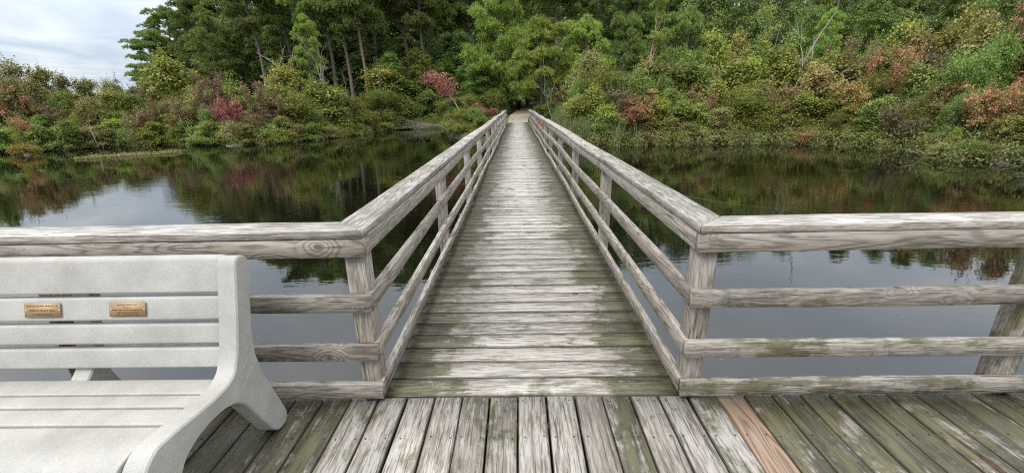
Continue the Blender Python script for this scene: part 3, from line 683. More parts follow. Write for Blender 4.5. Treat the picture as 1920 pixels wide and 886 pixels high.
plaque(-1.662, ['IN LOVING MEMORY OF', 'PETE & LIN', 'FROM THEIR GRANDCHILDREN AND', 'GREAT-GRANDCHILDREN', 'YOUR LIGHT FOREVER SHINES'], [.0078]*5)

PLANTS = [
(-51.35, 40.01, 0.16, 7.18, 2.7, 'loose', 'olive', 'left'),
(-49.8, 41.22, 0.16, 6.96, 1.92, 'loose', 'maroon_green', 'left'),
(-48.21, 42.08, 0.16, 6.06, 2.36, 'loose', 'grey_green', 'left'),
(-46.78, 43.18, 0.16, 5.44, 2.14, 'loose', 'olive', 'left'),
(-45.88, 44.28, 0.16, 4.89, 1.65, 'loose', 'maroon_green', 'left'),
(-44.86, 45.48, 0.16, 4.42, 2.21, 'loose', 'olive', 'left'),
(-43.28, 46.34, 0.16, 4.32, 2.14, 'loose', 'grey_green', 'left'),
(-41.8, 47.01, 0.16, 4.54, 1.71, 'spray', 'purple', 'left'),
(-40.11, 47.71, 0.16, 4.76, 2.31, 'loose', 'olive', 'left'),
(-26.51, 34.04, -0.24, 5.74, 3.27, 'loose', 'yellow_green', 'left'),
(-21.69, 30.95, -0.45, 4.56, 1.38, 'spray', 'maroon', 'left'),
(-23.98, 32.71, -0.32, 3.22, 1.61, 'loose', 'rust_green', 'left'),
(-22.11, 34.08, -0.17, 3.66, 2.65, 'loose', 'olive', 'left'),
(-34.67, 29.3, -0.32, 3.23, 1.93, 'loose', 'rust_green', 'left'),
(-33.31, 29.79, -0.32, 2.73, 1.74, 'loose', 'maroon_green', 'left'),
(-32.5, 30.71, -0.32, 3.29, 2.36, 'round', 'olive_dark', 'left'),
(-31.55, 31.91, -0.32, 2.71, 1.66, 'loose', 'orange_green', 'left'),
(-29.94, 32.57, -0.32, 3.22, 2.34, 'round', 'olive', 'left'),
(-25.66, 30.84, -0.6, 3.08, 1.11, 'spray', 'maroon', 'left'),
(-23.19, 30.26, -0.66, 3.43, 1.31, 'spray', 'maroon', 'left'),
(-22.45, 31.59, -0.39, 2.49, 1.88, 'loose', 'olive', 'left'),
(-19.35, 29.26, -0.66, 2.92, 1.24, 'spray', 'crimson', 'left'),
(-18.33, 30.7, -0.55, 3.73, 1.54, 'spray', 'maroon', 'left'),
(-17.76, 29.03, -0.79, 2.11, 1.25, 'spray', 'maroon', 'left'),
(-18.06, 31.41, -0.49, 2.32, 1.72, 'round', 'olive_dark', 'left'),
(-33.86, 27.74, -0.49, 2.14, 1.54, 'loose', 'green', 'left'),
(-31.02, 26.55, -0.79, 2.0, 0.81, 'spray', 'crimson', 'left'),
(-31.04, 28.0, -0.57, 1.87, 1.46, 'loose', 'green', 'left'),
(-29.59, 28.29, -0.69, 1.22, 1.62, 'low', 'tan', 'left'),
(-29.81, 30.11, -0.54, 1.72, 1.56, 'loose', 'olive', 'left'),
(-28.27, 29.79, -0.64, 1.55, 1.47, 'loose', 'bright', 'left'),
(-26.49, 29.46, -0.79, 2.17, 1.02, 'spray', 'maroon', 'left'),
(-26.16, 30.09, -0.69, 1.09, 1.66, 'low', 'tan_green', 'left'),
(-24.26, 30.52, -0.67, 1.41, 1.75, 'loose', 'bright', 'left'),
(-24.71, 30.05, -0.75, 0.73, 1.58, 'low', 'rust_green', 'left'),
(-22.08, 29.77, -0.69, 0.99, 1.63, 'loose', 'bright', 'left'),
(-19.89, 28.98, -0.67, 1.08, 1.75, 'loose', 'bright', 'left'),
(-18.92, 29.43, -0.66, 1.12, 1.57, 'loose', 'green', 'left'),
(-18.04, 29.97, -0.63, 1.34, 1.5, 'loose', 'green', 'left'),
(-22.56, 30.77, -0.53, 1.91, 1.45, 'round', 'green', 'left'),
(-19.05, 28.54, -0.79, 1.47, 0.46, 'thin', 'crimson', 'left'),
(-19.12, 35.95, -0.17, 4.98, 3.25, 'loose', 'yellow_olive', 'left'),
(-17.94, 32.98, -0.39, 3.36, 2.82, 'loose', 'olive', 'left'),
(-16.47, 32.88, -0.53, 3.02, 3.44, 'round', 'olive', 'left'),
(-16.6, 36.74, -0.32, 3.81, 3.42, 'loose', 'olive', 'left'),
(-15.85, 39.37, -0.32, 3.47, 3.2, 'round', 'olive_dark', 'left'),
(-16.61, 30.18, -0.72, 1.54, 1.55, 'loose', 'rust_green', 'left'),
(-16.0, 30.79, -0.75, 0.92, 1.2, 'loose', 'bright', 'left'),
(-14.77, 33.13, -0.77, 1.06, 2.06, 'loose', 'bright', 'left'),
(-14.55, 36.13, -0.64, 1.35, 2.45, 'loose', 'green', 'left'),
(-15.51, 32.98, -0.61, 1.82, 2.18, 'round', 'olive_dark', 'left'),
(-15.04, 39.79, -0.39, 2.63, 3.63, 'round', 'olive', 'left'),
(-13.89, 43.02, -0.39, 3.39, 3.79, 'round', 'green', 'left'),
(-14.49, 33.91, -0.8, 0.49, 1.67, 'loose', 'yellow_green', 'left'),
(-13.65, 39.99, -0.59, 1.64, 3.32, 'round', 'olive', 'left'),
(-12.66, 45.22, -0.44, 3.12, 3.82, 'round', 'olive_dark', 'left'),
(-13.96, 46.23, -0.24, 5.42, 4.31, 'loose', 'yellow_olive', 'left'),
(-10.89, 45.94, -0.54, 2.24, 3.7, 'round', 'green_dark', 'left'),
(-12.5, 48.91, -0.24, 4.22, 4.16, 'loose', 'green', 'left'),
(-9.93, 48.08, -0.39, 3.18, 3.9, 'loose', 'green', 'left'),
(-6.66, 40.66, -0.39, 2.24, 2.93, 'round', 'olive_dark', 'left'),
(-12.59, 40.53, -0.79, 0.71, 2.07, 'low', 'tan_green', 'left'),
(-11.56, 43.19, -0.79, 0.37, 2.03, 'low', 'rust_green', 'left'),
(-4.77, 33.66, -0.41, 1.75, 2.44, 'round', 'green', 'left'),
(-4.14, 39.79, -0.02, 2.22, 2.51, 'round', 'olive', 'left'),
(-2.89, 36.89, -0.07, 0.96, 1.79, 'round', 'green', 'left'),
(-4.24, 31.21, -0.53, 0.55, 0.84, 'low', 'maroon', 'left'),
(-3.17, 29.83, -0.48, 0.26, 1.16, 'low', 'orange_green', 'left'),
(-2.37, 43.94, 0.05, 2.39, 2.35, 'round', 'olive_dark', 'left'),
(-1.39, 38.98, -0.02, 0.86, 0.85, 'low', 'green', 'left'),
(-3.65, 32.8, -0.24, 0.87, 1.11, 'loose', 'olive', 'left'),
(-29.7, 29.45, -0.59, 2.72, 1.11, 'loose', 'rust_green', 'left'),
(-29.04, 28.03, -0.79, 1.18, 0.76, 'spray', 'maroon', 'left'),
(-26.29, 30.24, -0.66, 2.44, 1.0, 'spray', 'maroon', 'left'),
(-19.89, 29.26, -0.63, 2.5, 1.06, 'spray', 'crimson', 'left'),
(-17.44, 30.86, -0.57, 3.03, 1.31, 'spray', 'maroon', 'left'),
(-15.86, 30.53, -0.8, 1.16, 1.06, 'low', 'maroon', 'left'),
(-30.83, 28.29, -0.57, 2.65, 1.03, 'spray', 'maroon', 'left'),
(-23.81, 30.33, -0.69, 2.1, 1.05, 'spray', 'rust', 'left'),
(-33.26, 27.96, -0.49, 3.92, 1.05, 'spray', 'rust', 'left'),
(3.5, 34.82, -0.07, 2.48, 1.52, 'spray', 'maroon', 'right'),
(2.94, 36.88, -0.04, 0.82, 1.07, 'round', 'green', 'right'),
(3.62, 27.44, -0.49, 2.28, 1.59, 'loose', 'orange_green', 'right'),
(5.15, 31.94, -0.1, 4.97, 2.3, 'loose', 'tan_green', 'right'),
(4.53, 26.89, -0.49, 2.86, 1.68, 'loose', 'yellow_green', 'right'),
(5.28, 25.19, -0.63, 1.86, 1.56, 'loose', 'yellow_green', 'right'),
(6.39, 26.0, -0.52, 2.82, 1.6, 'spray', 'purple', 'right'),
(6.47, 24.39, -0.69, 2.04, 1.38, 'spray', 'rust', 'right'),
(6.45, 29.42, -0.24, 2.61, 2.1, 'round', 'green_dark', 'right'),
(8.7, 29.8, -0.17, 4.1, 2.09, 'loose', 'rust_green', 'right'),
(7.06, 25.24, -0.57, 2.63, 1.54, 'spray', 'rust', 'right'),
(8.22, 25.04, -0.59, 2.14, 1.51, 'loose', 'bright', 'right'),
(8.88, 27.89, -0.32, 3.21, 2.2, 'round', 'green', 'right'),
(9.22, 25.99, -0.49, 2.53, 1.55, 'loose', 'green', 'right'),
(11.54, 30.65, -0.1, 4.51, 2.38, 'loose', 'green', 'right'),
(11.44, 28.73, -0.24, 3.83, 2.34, 'loose', 'green', 'right'),
(9.28, 24.66, -0.63, 1.98, 1.57, 'loose', 'olive', 'right'),
(10.63, 25.16, -0.57, 2.7, 1.36, 'spray', 'coral', 'right'),
(10.22, 24.62, -0.63, 1.9, 1.33, 'loose', 'yellow_green', 'right'),
(13.77, 31.36, -0.08, 5.75, 2.24, 'loose', 'yellow_green', 'right'),
(15.53, 32.03, -0.07, 5.86, 1.83, 'loose', 'orange_green', 'right'),
(13.53, 28.47, -0.24, 3.96, 2.38, 'loose', 'olive', 'right'),
(12.01, 26.75, -0.39, 2.85, 1.78, 'loose', 'yellow_green', 'right'),
(11.06, 23.99, -0.72, 1.7, 1.38, 'loose', 'tan_green', 'right'),
(13.51, 25.17, -0.53, 2.89, 3.67, 'round', 'gold_olive', 'right'),
(8.56, 24.29, -0.69, 1.29, 1.67, 'loose', 'tan_green', 'right'),
(7.22, 24.24, -0.69, 1.4, 1.58, 'loose', 'rust_green', 'right'),
(9.57, 23.9, -0.75, 1.06, 1.4, 'low', 'rust_green', 'right'),
(15.18, 29.14, -0.17, 4.3, 2.27, 'loose', 'yellow_green', 'right'),
(16.65, 28.77, -0.17, 4.71, 2.43, 'loose', 'olive', 'right'),
(14.86, 24.96, -0.52, 2.96, 1.57, 'spray', 'coral', 'right'),
(17.34, 27.56, -0.24, 3.87, 1.93, 'loose', 'tan_green', 'right'),
(17.08, 25.32, -0.39, 3.54, 2.04, 'loose', 'tan_orange', 'right'),
(14.96, 24.25, -0.59, 2.05, 1.31, 'loose', 'rust_green', 'right'),
(15.75, 24.33, -0.55, 2.27, 1.39, 'round', 'olive', 'right'),
(14.89, 22.6, -0.8, 0.77, 1.56, 'low', 'rust', 'right'),
(18.33, 30.3, -0.08, 5.59, 1.89, 'loose', 'green', 'right'),
(18.76, 26.54, -0.24, 4.04, 1.79, 'loose', 'olive', 'right'),
(19.45, 26.22, -0.23, 4.9, 1.33, 'spray', 'maroon', 'right'),
(17.48, 23.19, -0.53, 3.03, 1.26, 'spray', 'orange', 'right'),
(16.77, 23.52, -0.55, 2.1, 1.4, 'loose', 'olive', 'right'),
(16.36, 22.57, -0.66, 1.42, 1.16, 'round', 'olive_dark', 'right'),
(16.61, 21.42, -0.77, 0.42, 1.15, 'low', 'grey_green', 'right'),
(19.51, 24.41, -0.32, 4.1, 1.67, 'loose', 'rust_green', 'right'),
(21.83, 25.93, -0.1, 5.47, 1.84, 'loose', 'yellow_green', 'right'),
(21.48, 24.57, -0.17, 4.93, 1.62, 'loose', 'rust_green', 'right'),
(18.97, 22.85, -0.42, 4.24, 1.71, 'spray', 'rust', 'right'),
(18.72, 23.15, -0.43, 3.11, 1.49, 'round', 'olive_dark', 'right'),
(17.57, 21.35, -0.63, 2.05, 1.37, 'loose', 'green_light', 'right'),
(17.26, 20.04, -0.77, 2.0, 0.89, 'spray', 'purple', 'right'),
(17.39, 19.18, -0.8, 1.45, 0.76, 'spray', 'purple', 'right'),
(17.04, 21.45, -0.71, 1.22, 1.15, 'loose', 'green_light', 'right'),
(17.09, 22.46, -0.61, 1.62, 1.04, 'loose', 'orange_green', 'right'),
(15.79, 22.14, -0.77, 0.49, 1.14, 'low', 'tan_green', 'right'),
(17.23, 20.11, -0.77, 0.62, 1.04, 'low', 'green', 'right'),
(19.46, 21.52, -0.43, 3.28, 1.56, 'loose', 'green_light', 'right'),
(21.96, 22.85, -0.1, 5.51, 1.6, 'loose', 'yellow_olive', 'right'),
(20.32, 21.4, -0.3, 4.07, 0.76, 'spray', 'purple', 'right'),
(21.04, 20.86, -0.17, 4.95, 1.36, 'loose', 'rust_green', 'right'),
(19.17, 19.18, -0.35, 3.57, 1.92, 'round', 'green', 'right'),
(18.56, 19.35, -0.49, 2.48, 1.09, 'loose', 'rust_green', 'right'),
(20.49, 19.35, -0.28, 3.92, 1.62, 'round', 'green', 'right'),
(21.83, 19.73, -0.19, 5.5, 1.8, 'spray', 'rust', 'right'),
(17.78, 16.82, -0.61, 2.54, 1.13, 'spray', 'rust', 'right'),
(18.63, 16.58, -0.57, 2.62, 1.13, 'spray', 'rust', 'right'),
(17.54, 17.55, -0.57, 2.0, 1.51, 'round', 'green_dark', 'right'),
(18.09, 17.08, -0.57, 1.88, 1.31, 'round', 'green_dark', 'right'),
(17.84, 15.95, -0.69, 1.35, 0.78, 'loose', 'rust_green', 'right'),
(16.16, 16.37, -0.82, 0.68, 0.85, 'loose', 'tan_green', 'right'),
(16.82, 16.6, -0.72, 0.9, 0.4, 'loose', 'bright', 'right'),
(16.68, 15.93, -0.82, 0.63, 0.75, 'low', 'green', 'right'),
(17.18, 18.16, -0.8, 0.41, 0.71, 'low', 'rust_green', 'right'),
(17.18, 15.61, -0.8, 0.63, 0.87, 'low', 'tan_green', 'right'),
(21.18, 17.99, -0.32, 4.0, 1.42, 'loose', 'rust_green', 'right'),
(20.83, 17.01, -0.39, 2.8, 1.57, 'round', 'green', 'right'),
(18.67, 15.7, -0.63, 1.55, 1.23, 'loose', 'olive', 'right'),
(22.92, 17.85, -0.24, 4.26, 1.6, 'loose', 'green', 'right'),
(19.17, 20.79, -0.49, 2.18, 1.12, 'round', 'green_dark', 'right'),
(19.07, 21.96, -0.45, 2.92, 1.21, 'round', 'olive_dark', 'right'),
(-53.35, 64.88, 0.53, 11.72, 6.84, 'lowpine', 'pine', 'left'),
(-53.37, 69.97, 0.63, 15.4, 6.77, 'pine', 'pine', 'left'),
(-48.1, 68.87, 0.6, 19.29, 8.25, 'lowpine', 'pine_deep', 'left'),
(-40.53, 64.29, 0.47, 21.31, 8.21, 'lowpine', 'pine_deep', 'left'),
(-28.68, 50.42, 0.17, 18.59, 6.4, 'pine', 'pine_deep', 'left'),
(-19.53, 41.65, -0.05, 9.38, 3.12, 'youngpine', 'pine_bright', 'left'),
(-26.88, 53.64, 0.19, 20.04, 7.01, 'pine', 'pine', 'left'),
(-22.88, 55.47, 0.15, 21.56, 8.24, 'pine', 'pine_deep', 'left'),
(-18.29, 48.68, -0.01, 17.3, 6.66, 'pine', 'pine', 'left'),
(-18.99, 61.12, 0.13, 24.48, 9.38, 'pine', 'pine', 'left'),
(-12.76, 52.47, -0.08, 19.81, 7.45, 'pine', 'pine_deep', 'left'),
(-16.15, 47.32, -0.07, 17.75, 6.11, 'pine', 'pine', 'left'),
(-20.83, 47.65, 0.03, 17.5, 5.32, 'pine', 'pine', 'left'),
(-13.75, 48.07, -0.18, 7.07, 3.83, 'tree', 'green', 'left'),
(-10.73, 57.0, -0.02, 9.33, 5.46, 'tree', 'green_dark', 'left'),
(-10.52, 50.92, -0.18, 18.83, 6.07, 'pine', 'pine_deep', 'left'),
(-10.05, 59.15, 0.06, 20.18, 8.52, 'pine', 'pine', 'left'),
(-11.12, 50.8, -0.17, 7.57, 4.35, 'tree', 'olive', 'left'),
(-6.49, 53.61, 0.21, 9.11, 5.18, 'tree', 'green_dark', 'left'),
(-6.34, 61.68, 0.35, 21.15, 8.22, 'pine', 'pine_deep', 'left'),
(-8.57, 54.33, 0.13, 6.13, 5.23, 'bushpine', 'pine_bright', 'left'),
(-4.21, 49.82, 0.15, 6.46, 4.11, 'tree', 'green_dark', 'left'),
(-21.96, 64.36, 0.22, 18.94, 7.42, 'tree', 'green_dark', 'left'),
(-28.17, 64.08, 0.33, 18.98, 7.14, 'tree', 'green_dark', 'left'),
(-32.22, 59.88, 0.33, 16.81, 6.42, 'lowpine', 'pine_deep', 'left'),
(-33.41, 54.59, 0.27, 13.36, 4.99, 'tree', 'green_dark', 'left'),
(-34.64, 51.42, 0.23, 11.69, 4.57, 'lowpine', 'pine', 'left'),
(-2.27, 49.95, 0.15, 12.65, 7.29, 'bushpine', 'pine_bright', 'left'),
(-1.15, 65.99, 0.43, 23.55, 8.84, 'pine', 'pine', 'left'),
(-2.14, 59.96, 0.32, 11.08, 6.42, 'tree', 'green_dark', 'end'),
(2.54, 56.94, 0.28, 11.12, 6.1, 'tree', 'green_dark', 'end'),
(0.5, 72.0, 0.54, 14.29, 7.01, 'tree', 'green_dark', 'end'),
(-3.02, 55.92, 0.25, 5.72, 3.54, 'tree', 'green_dark', 'end'),
(3.7, 41.84, 0.04, 17.49, 7.11, 'pine', 'pine_deep', 'right'),
(2.05, 36.94, -0.04, 7.37, 5.57, 'bushpine', 'pine_bright', 'right'),
(5.6, 37.58, -0.01, 7.76, 5.25, 'bushpine', 'pine_bright', 'right'),
(2.86, 57.93, 0.3, 19.77, 8.46, 'lowpine', 'pine_deep', 'right'),
(9.0, 49.18, 0.19, 16.97, 6.6, 'lowpine', 'pine_deep', 'right'),
(10.63, 44.76, 0.13, 15.17, 5.3, 'lowpine', 'pine_deep', 'right'),
(9.02, 38.97, 0.03, 7.69, 4.25, 'bushpine', 'pine_deep', 'right'),
(9.62, 33.65, -0.05, 8.95, 2.68, 'tantree', 'bright_green', 'right'),
(14.34, 43.71, 0.12, 14.41, 5.06, 'lowpine', 'pine_deep', 'right'),
(15.72, 41.1, 0.08, 12.86, 4.67, 'tree', 'green_dark', 'right'),
(18.41, 42.15, 0.11, 12.7, 4.7, 'tree', 'green_dark', 'right'),
(13.89, 37.51, 0.02, 8.16, 3.77, 'bushpine', 'pine', 'right'),
(19.77, 39.31, 0.07, 12.34, 4.28, 'tree', 'green_dark', 'right'),
(15.93, 28.9, -0.18, 6.89, 1.6, 'thintree', 'yellow_green', 'right'),
(22.26, 39.11, 0.08, 11.88, 4.47, 'tree', 'green_dark', 'right'),
(24.29, 37.88, 0.07, 11.16, 4.35, 'tree', 'green', 'right'),
(21.59, 33.67, -0.01, 7.38, 2.76, 'tree', 'green', 'right'),
(19.99, 29.94, -0.08, 6.71, 1.46, 'youngpine', 'pine_bright', 'right'),
(26.71, 37.45, 0.09, 10.63, 4.16, 'tree', 'green_dark', 'right'),
(25.43, 33.42, 0.02, 8.3, 2.98, 'tree', 'green', 'right'),
(28.66, 35.98, 0.09, 10.6, 3.84, 'lowpine', 'pine_deep', 'right'),
(30.4, 34.53, 0.1, 10.19, 3.79, 'tree', 'green_dark', 'right'),
(30.43, 31.78, 0.1, 9.8, 3.35, 'lowpine', 'pine_deep', 'right'),
(30.21, 29.18, 0.09, 8.79, 2.96, 'tree', 'green_dark', 'right'),
(31.31, 28.0, 0.08, 8.47, 2.91, 'tree', 'green_dark', 'right'),
(30.86, 25.44, 0.05, 8.36, 3.15, 'tree', 'green_dark', 'right'),
(31.77, 24.3, 0.05, 7.51, 2.88, 'tree', 'green', 'right'),
(7.39, 57.53, 0.32, 9.29, 4.73, 'tree', 'green_dark', 'right'),
(16.42, 38.66, 0.05, 7.51, 3.47, 'tree', 'green_dark', 'right'),
(9.96, 51.04, 0.22, 8.4, 4.39, 'tree', 'green_dark', 'right'),
(19.41, 37.25, 0.03, 8.02, 3.22, 'tree', 'green_dark', 'right'),
(26.64, 32.47, 0.03, 7.04, 2.45, 'tree', 'green_dark', 'right'),
(-44.34, 62.02, 0.45, 15.19, 5.41, 'lowpine', 'green_dark', 'back'),
(-42.26, 63.95, 0.48, 15.98, 5.72, 'lowpine', 'green_dark', 'back'),
(-39.97, 66.21, 0.5, 17.8, 6.07, 'tree', 'green_dark', 'back'),
(-38.91, 71.35, 0.56, 26.27, 6.71, 'tree', 'green_dark', 'back'),
(-34.13, 70.99, 0.5, 23.39, 6.86, 'lowpine', 'green_dark', 'back'),
(-30.07, 69.68, 0.43, 25.8, 6.86, 'tree', 'green_dark', 'back'),
(-25.23, 69.6, 0.34, 25.41, 7.01, 'lowpine', 'green_dark', 'back'),
(-22.92, 75.23, 0.37, 26.07, 7.71, 'tree', 'pine_deep', 'back'),
(-19.8, 78.31, 0.37, 25.35, 8.14, 'tree', 'pine_deep', 'back'),
(-15.16, 73.95, 0.27, 24.49, 7.76, 'lowpine', 'pine_deep', 'back'),
(-9.96, 77.61, 0.62, 25.28, 8.25, 'tree', 'green_dark', 'back'),
(-6.33, 73.91, 0.55, 24.0, 7.89, 'lowpine', 'pine_deep', 'back'),
(-1.06, 77.21, 0.62, 27.25, 8.27, 'tree', 'pine_deep', 'back'),
(1.86, 76.38, 0.61, 25.44, 8.18, 'tree', 'green_dark', 'back'),
(7.91, 81.01, 0.71, 26.8, 8.64, 'tree', 'green_dark', 'back'),
(10.66, 72.83, 0.59, 23.66, 7.72, 'tree', 'pine_deep', 'back'),
(10.58, 54.83, 0.29, 18.24, 5.77, 'lowpine', 'pine_deep', 'back'),
(13.99, 54.8, 0.3, 18.63, 5.69, 'lowpine', 'pine_deep', 'back'),
(15.62, 52.0, 0.26, 18.01, 5.34, 'tree', 'green_dark', 'back'),
(18.53, 51.43, 0.26, 14.12, 5.18, 'lowpine', 'pine_deep', 'back'),
(23.49, 56.99, 0.37, 14.99, 5.65, 'tree', 'pine_deep', 'back'),
(26.34, 56.76, 0.38, 15.57, 5.52, 'lowpine', 'green_dark', 'back'),
(25.2, 46.76, 0.21, 13.14, 4.41, 'tree', 'green_dark', 'back'),
(27.52, 46.99, 0.23, 12.15, 4.35, 'tree', 'green_dark', 'back'),
(32.3, 50.45, 0.32, 12.82, 4.55, 'tree', 'green_dark', 'back'),
(33.19, 47.03, 0.28, 11.23, 4.12, 'tree', 'pine_deep', 'back'),
(34.1, 45.65, 0.27, 12.03, 3.92, 'tree', 'green_dark', 'back'),
(34.79, 42.48, 0.24, 11.36, 3.52, 'lowpine', 'pine_deep', 'back'),
(38.18, 44.99, 0.31, 11.58, 3.68, 'tree', 'green_dark', 'back'),
(42.26, 46.03, 0.38, 12.91, 3.63, 'lowpine', 'pine_deep', 'back'),
(37.79, 39.25, 0.27, 10.69, 3.03, 'tree', 'pine_deep', 'back'),
(38.99, 37.69, 0.29, 8.98, 2.81, 'tree', 'pine_deep', 'back'),
(42.21, 39.55, 0.35, 11.15, 2.9, 'tree', 'pine_deep', 'back'),
(43.43, 38.12, 0.35, 9.92, 2.7, 'lowpine', 'pine_deep', 'back'),
(41.69, 35.05, 0.29, 10.16, 2.42, 'tree', 'pine_deep', 'back'),
(49.07, 39.17, 0.43, 9.64, 2.62, 'tree', 'pine_deep', 'back'),
(49.11, 37.98, 0.41, 10.34, 2.49, 'tree', 'pine_deep', 'back'),
(47.76, 35.26, 0.37, 8.62, 2.24, 'lowpine', 'green_dark', 'back'),
(-37.67, 56.51, 0.33, 11.01, 5.27, 'tree', 'green_dark', 'back'),
(-34.17, 56.59, 0.31, 11.56, 5.43, 'tree', 'green_dark', 'back'),
(-29.68, 55.76, 0.25, 10.67, 5.52, 'tree', 'green_dark', 'back'),
(-26.96, 61.51, 0.28, 10.84, 6.31, 'tree', 'green_dark', 'back'),
(-23.46, 64.49, 0.25, 9.46, 6.79, 'tree', 'green_dark', 'back'),
(-19.46, 62.22, 0.15, 11.62, 6.65, 'tree', 'green_dark', 'back'),
(-14.96, 62.41, 0.09, 10.29, 6.8, 'tree', 'green_dark', 'back'),
(-10.0, 67.67, 0.38, 11.12, 7.5, 'tree', 'green_dark', 'back'),
(-5.05, 66.73, 0.43, 12.21, 7.45, 'tree', 'green_dark', 'back'),
(0.04, 66.96, 0.45, 9.67, 7.5, 'tree', 'green_dark', 'back'),
(4.11, 67.38, 0.46, 11.76, 7.53, 'tree', 'green_dark', 'back'),
(8.7, 67.17, 0.48, 9.42, 7.46, 'tree', 'green_dark', 'back'),
(10.77, 52.74, 0.25, 8.88, 5.79, 'tree', 'green_dark', 'back'),
(14.78, 51.61, 0.25, 9.26, 5.56, 'tree', 'green_dark', 'back'),
(15.79, 46.14, 0.17, 6.65, 4.89, 'tree', 'green_dark', 'back'),
(20.23, 48.81, 0.22, 7.05, 5.05, 'tree', 'green_dark', 'back'),
(24.15, 48.16, 0.23, 8.12, 4.82, 'tree', 'green_dark', 'back'),
(25.01, 44.78, 0.18, 8.44, 4.38, 'tree', 'green_dark', 'back'),
(29.19, 45.22, 0.21, 7.18, 4.26, 'tree', 'green_dark', 'back'),
(31.06, 43.68, 0.21, 6.12, 3.99, 'tree', 'green_dark', 'back'),
(32.48, 41.83, 0.2, 7.28, 3.7, 'tree', 'green_dark', 'back'),
(32.2, 37.93, 0.16, 6.02, 3.24, 'tree', 'green_dark', 'back'),
(33.66, 36.37, 0.17, 6.67, 2.99, 'tree', 'green_dark', 'back'),
(37.71, 37.89, 0.27, 6.07, 3.01, 'tree', 'green_dark', 'back'),
(37.83, 34.95, 0.24, 5.75, 2.66, 'tree', 'green_dark', 'back'),
(40.25, 35.25, 0.27, 5.5, 2.6, 'tree', 'green_dark', 'back'),
(39.28, 32.75, 0.23, 5.36, 2.35, 'tree', 'green_dark', 'back'),
(-37.0, 28.95, -0.25, 5.07, 1.56, 'loose', 'green', 'left'),
(-35.7, 29.05, -0.31, 4.01, 1.61, 'round', 'olive', 'left'),
(-35.36, 29.83, -0.26, 3.79, 1.69, 'loose', 'maroon_green', 'left'),
(-33.01, 28.63, -0.43, 4.01, 1.64, 'loose', 'maroon_green', 'left'),
(-33.92, 30.78, -0.23, 3.9, 1.81, 'loose', 'rust_green', 'left'),
(-32.78, 30.86, -0.29, 2.79, 1.85, 'loose', 'olive', 'left'),
(-32.67, 31.99, -0.25, 3.03, 1.96, 'loose', 'olive', 'left'),
(-32.17, 33.05, -0.22, 2.41, 2.08, 'loose', 'rust_green', 'left'),
(-30.33, 32.28, -0.33, 3.05, 2.06, 'loose', 'olive', 'left'),
(-29.66, 33.14, -0.28, 2.84, 2.17, 'loose', 'green', 'left'),
(-27.53, 32.88, -0.35, 2.03, 2.21, 'round', 'green', 'left'),
(-27.39, 34.47, -0.22, 2.7, 2.37, 'round', 'rust_green', 'left'),
(-25.03, 32.5, -0.38, 2.81, 2.26, 'round', 'maroon_green', 'left'),
(-23.29, 32.22, -0.35, 3.0, 2.29, 'loose', 'olive', 'left'),
(-21.77, 31.95, -0.33, 3.01, 2.31, 'loose', 'rust_green', 'left'),
(-20.83, 32.52, -0.31, 2.64, 2.4, 'loose', 'olive', 'left'),
(-20.02, 34.28, -0.21, 2.31, 2.6, 'loose', 'olive', 'left'),
(-19.09, 34.21, -0.26, 3.1, 2.62, 'round', 'green', 'left'),
(-17.84, 35.42, -0.28, 2.13, 2.77, 'round', 'rust_green', 'left'),
(-17.11, 35.88, -0.3, 1.98, 2.84, 'round', 'olive', 'left'),
(-15.95, 36.91, -0.39, 2.1, 2.97, 'loose', 'olive_dark', 'left'),
(-15.67, 41.7, -0.25, 2.08, 3.42, 'loose', 'maroon_green', 'left'),
(-14.84, 44.2, -0.24, 2.77, 3.67, 'round', 'olive', 'left'),
(-14.14, 46.27, -0.22, 1.96, 3.88, 'round', 'maroon_green', 'left'),
(-12.52, 46.63, -0.37, 2.03, 3.95, 'loose', 'green', 'left'),
(-11.19, 49.93, -0.22, 2.31, 4.27, 'round', 'maroon_green', 'left'),
(-8.15, 47.5, -0.32, 2.06, 4.1, 'loose', 'olive_dark', 'left'),
(-4.67, 33.6, -0.37, 2.24, 2.92, 'loose', 'olive', 'left'),
(-2.76, 30.94, -0.39, 1.59, 2.7, 'round', 'green', 'left'),
(-34.5, 27.08, -0.51, 2.29, 1.3, 'round', 'tan_green', 'left'),
(-34.0, 27.65, -0.49, 1.59, 1.36, 'round', 'green', 'left'),
(-32.67, 27.99, -0.51, 2.04, 1.42, 'loose', 'tan_green', 'left'),
(-31.6, 28.35, -0.51, 1.46, 1.48, 'loose', 'olive', 'left'),
(-30.7, 28.67, -0.56, 1.57, 1.53, 'loose', 'olive', 'left'),
(-30.11, 29.59, -0.55, 1.96, 1.62, 'round', 'yellow_green', 'left'),
(-29.45, 30.22, -0.55, 2.02, 1.69, 'loose', 'olive_dark', 'left'),
(-28.52, 31.08, -0.49, 1.96, 1.78, 'round', 'green', 'left'),
(-26.86, 30.7, -0.58, 1.44, 1.8, 'loose', 'olive', 'left'),
(-25.39, 31.11, -0.58, 2.15, 1.88, 'loose', 'green', 'left'),
(-23.37, 30.75, -0.58, 2.19, 1.91, 'loose', 'green', 'left'),
(-21.19, 29.82, -0.61, 2.15, 1.89, 'round', 'green', 'left'),
(-20.24, 30.41, -0.51, 1.17, 1.97, 'loose', 'yellow_green', 'left'),
(-18.88, 31.11, -0.49, 1.71, 2.07, 'loose', 'olive_dark', 'left'),
(-16.98, 31.0, -0.6, 1.48, 2.12, 'round', 'yellow_green', 'left'),
(-16.54, 32.49, -0.55, 1.49, 2.26, 'loose', 'yellow_green', 'left'),
(-15.65, 35.34, -0.5, 1.15, 2.52, 'loose', 'olive', 'left'),
(-14.9, 36.51, -0.57, 1.81, 2.63, 'loose', 'tan_green', 'left'),
(-13.78, 40.67, -0.53, 1.17, 3.0, 'loose', 'tan_green', 'left'),
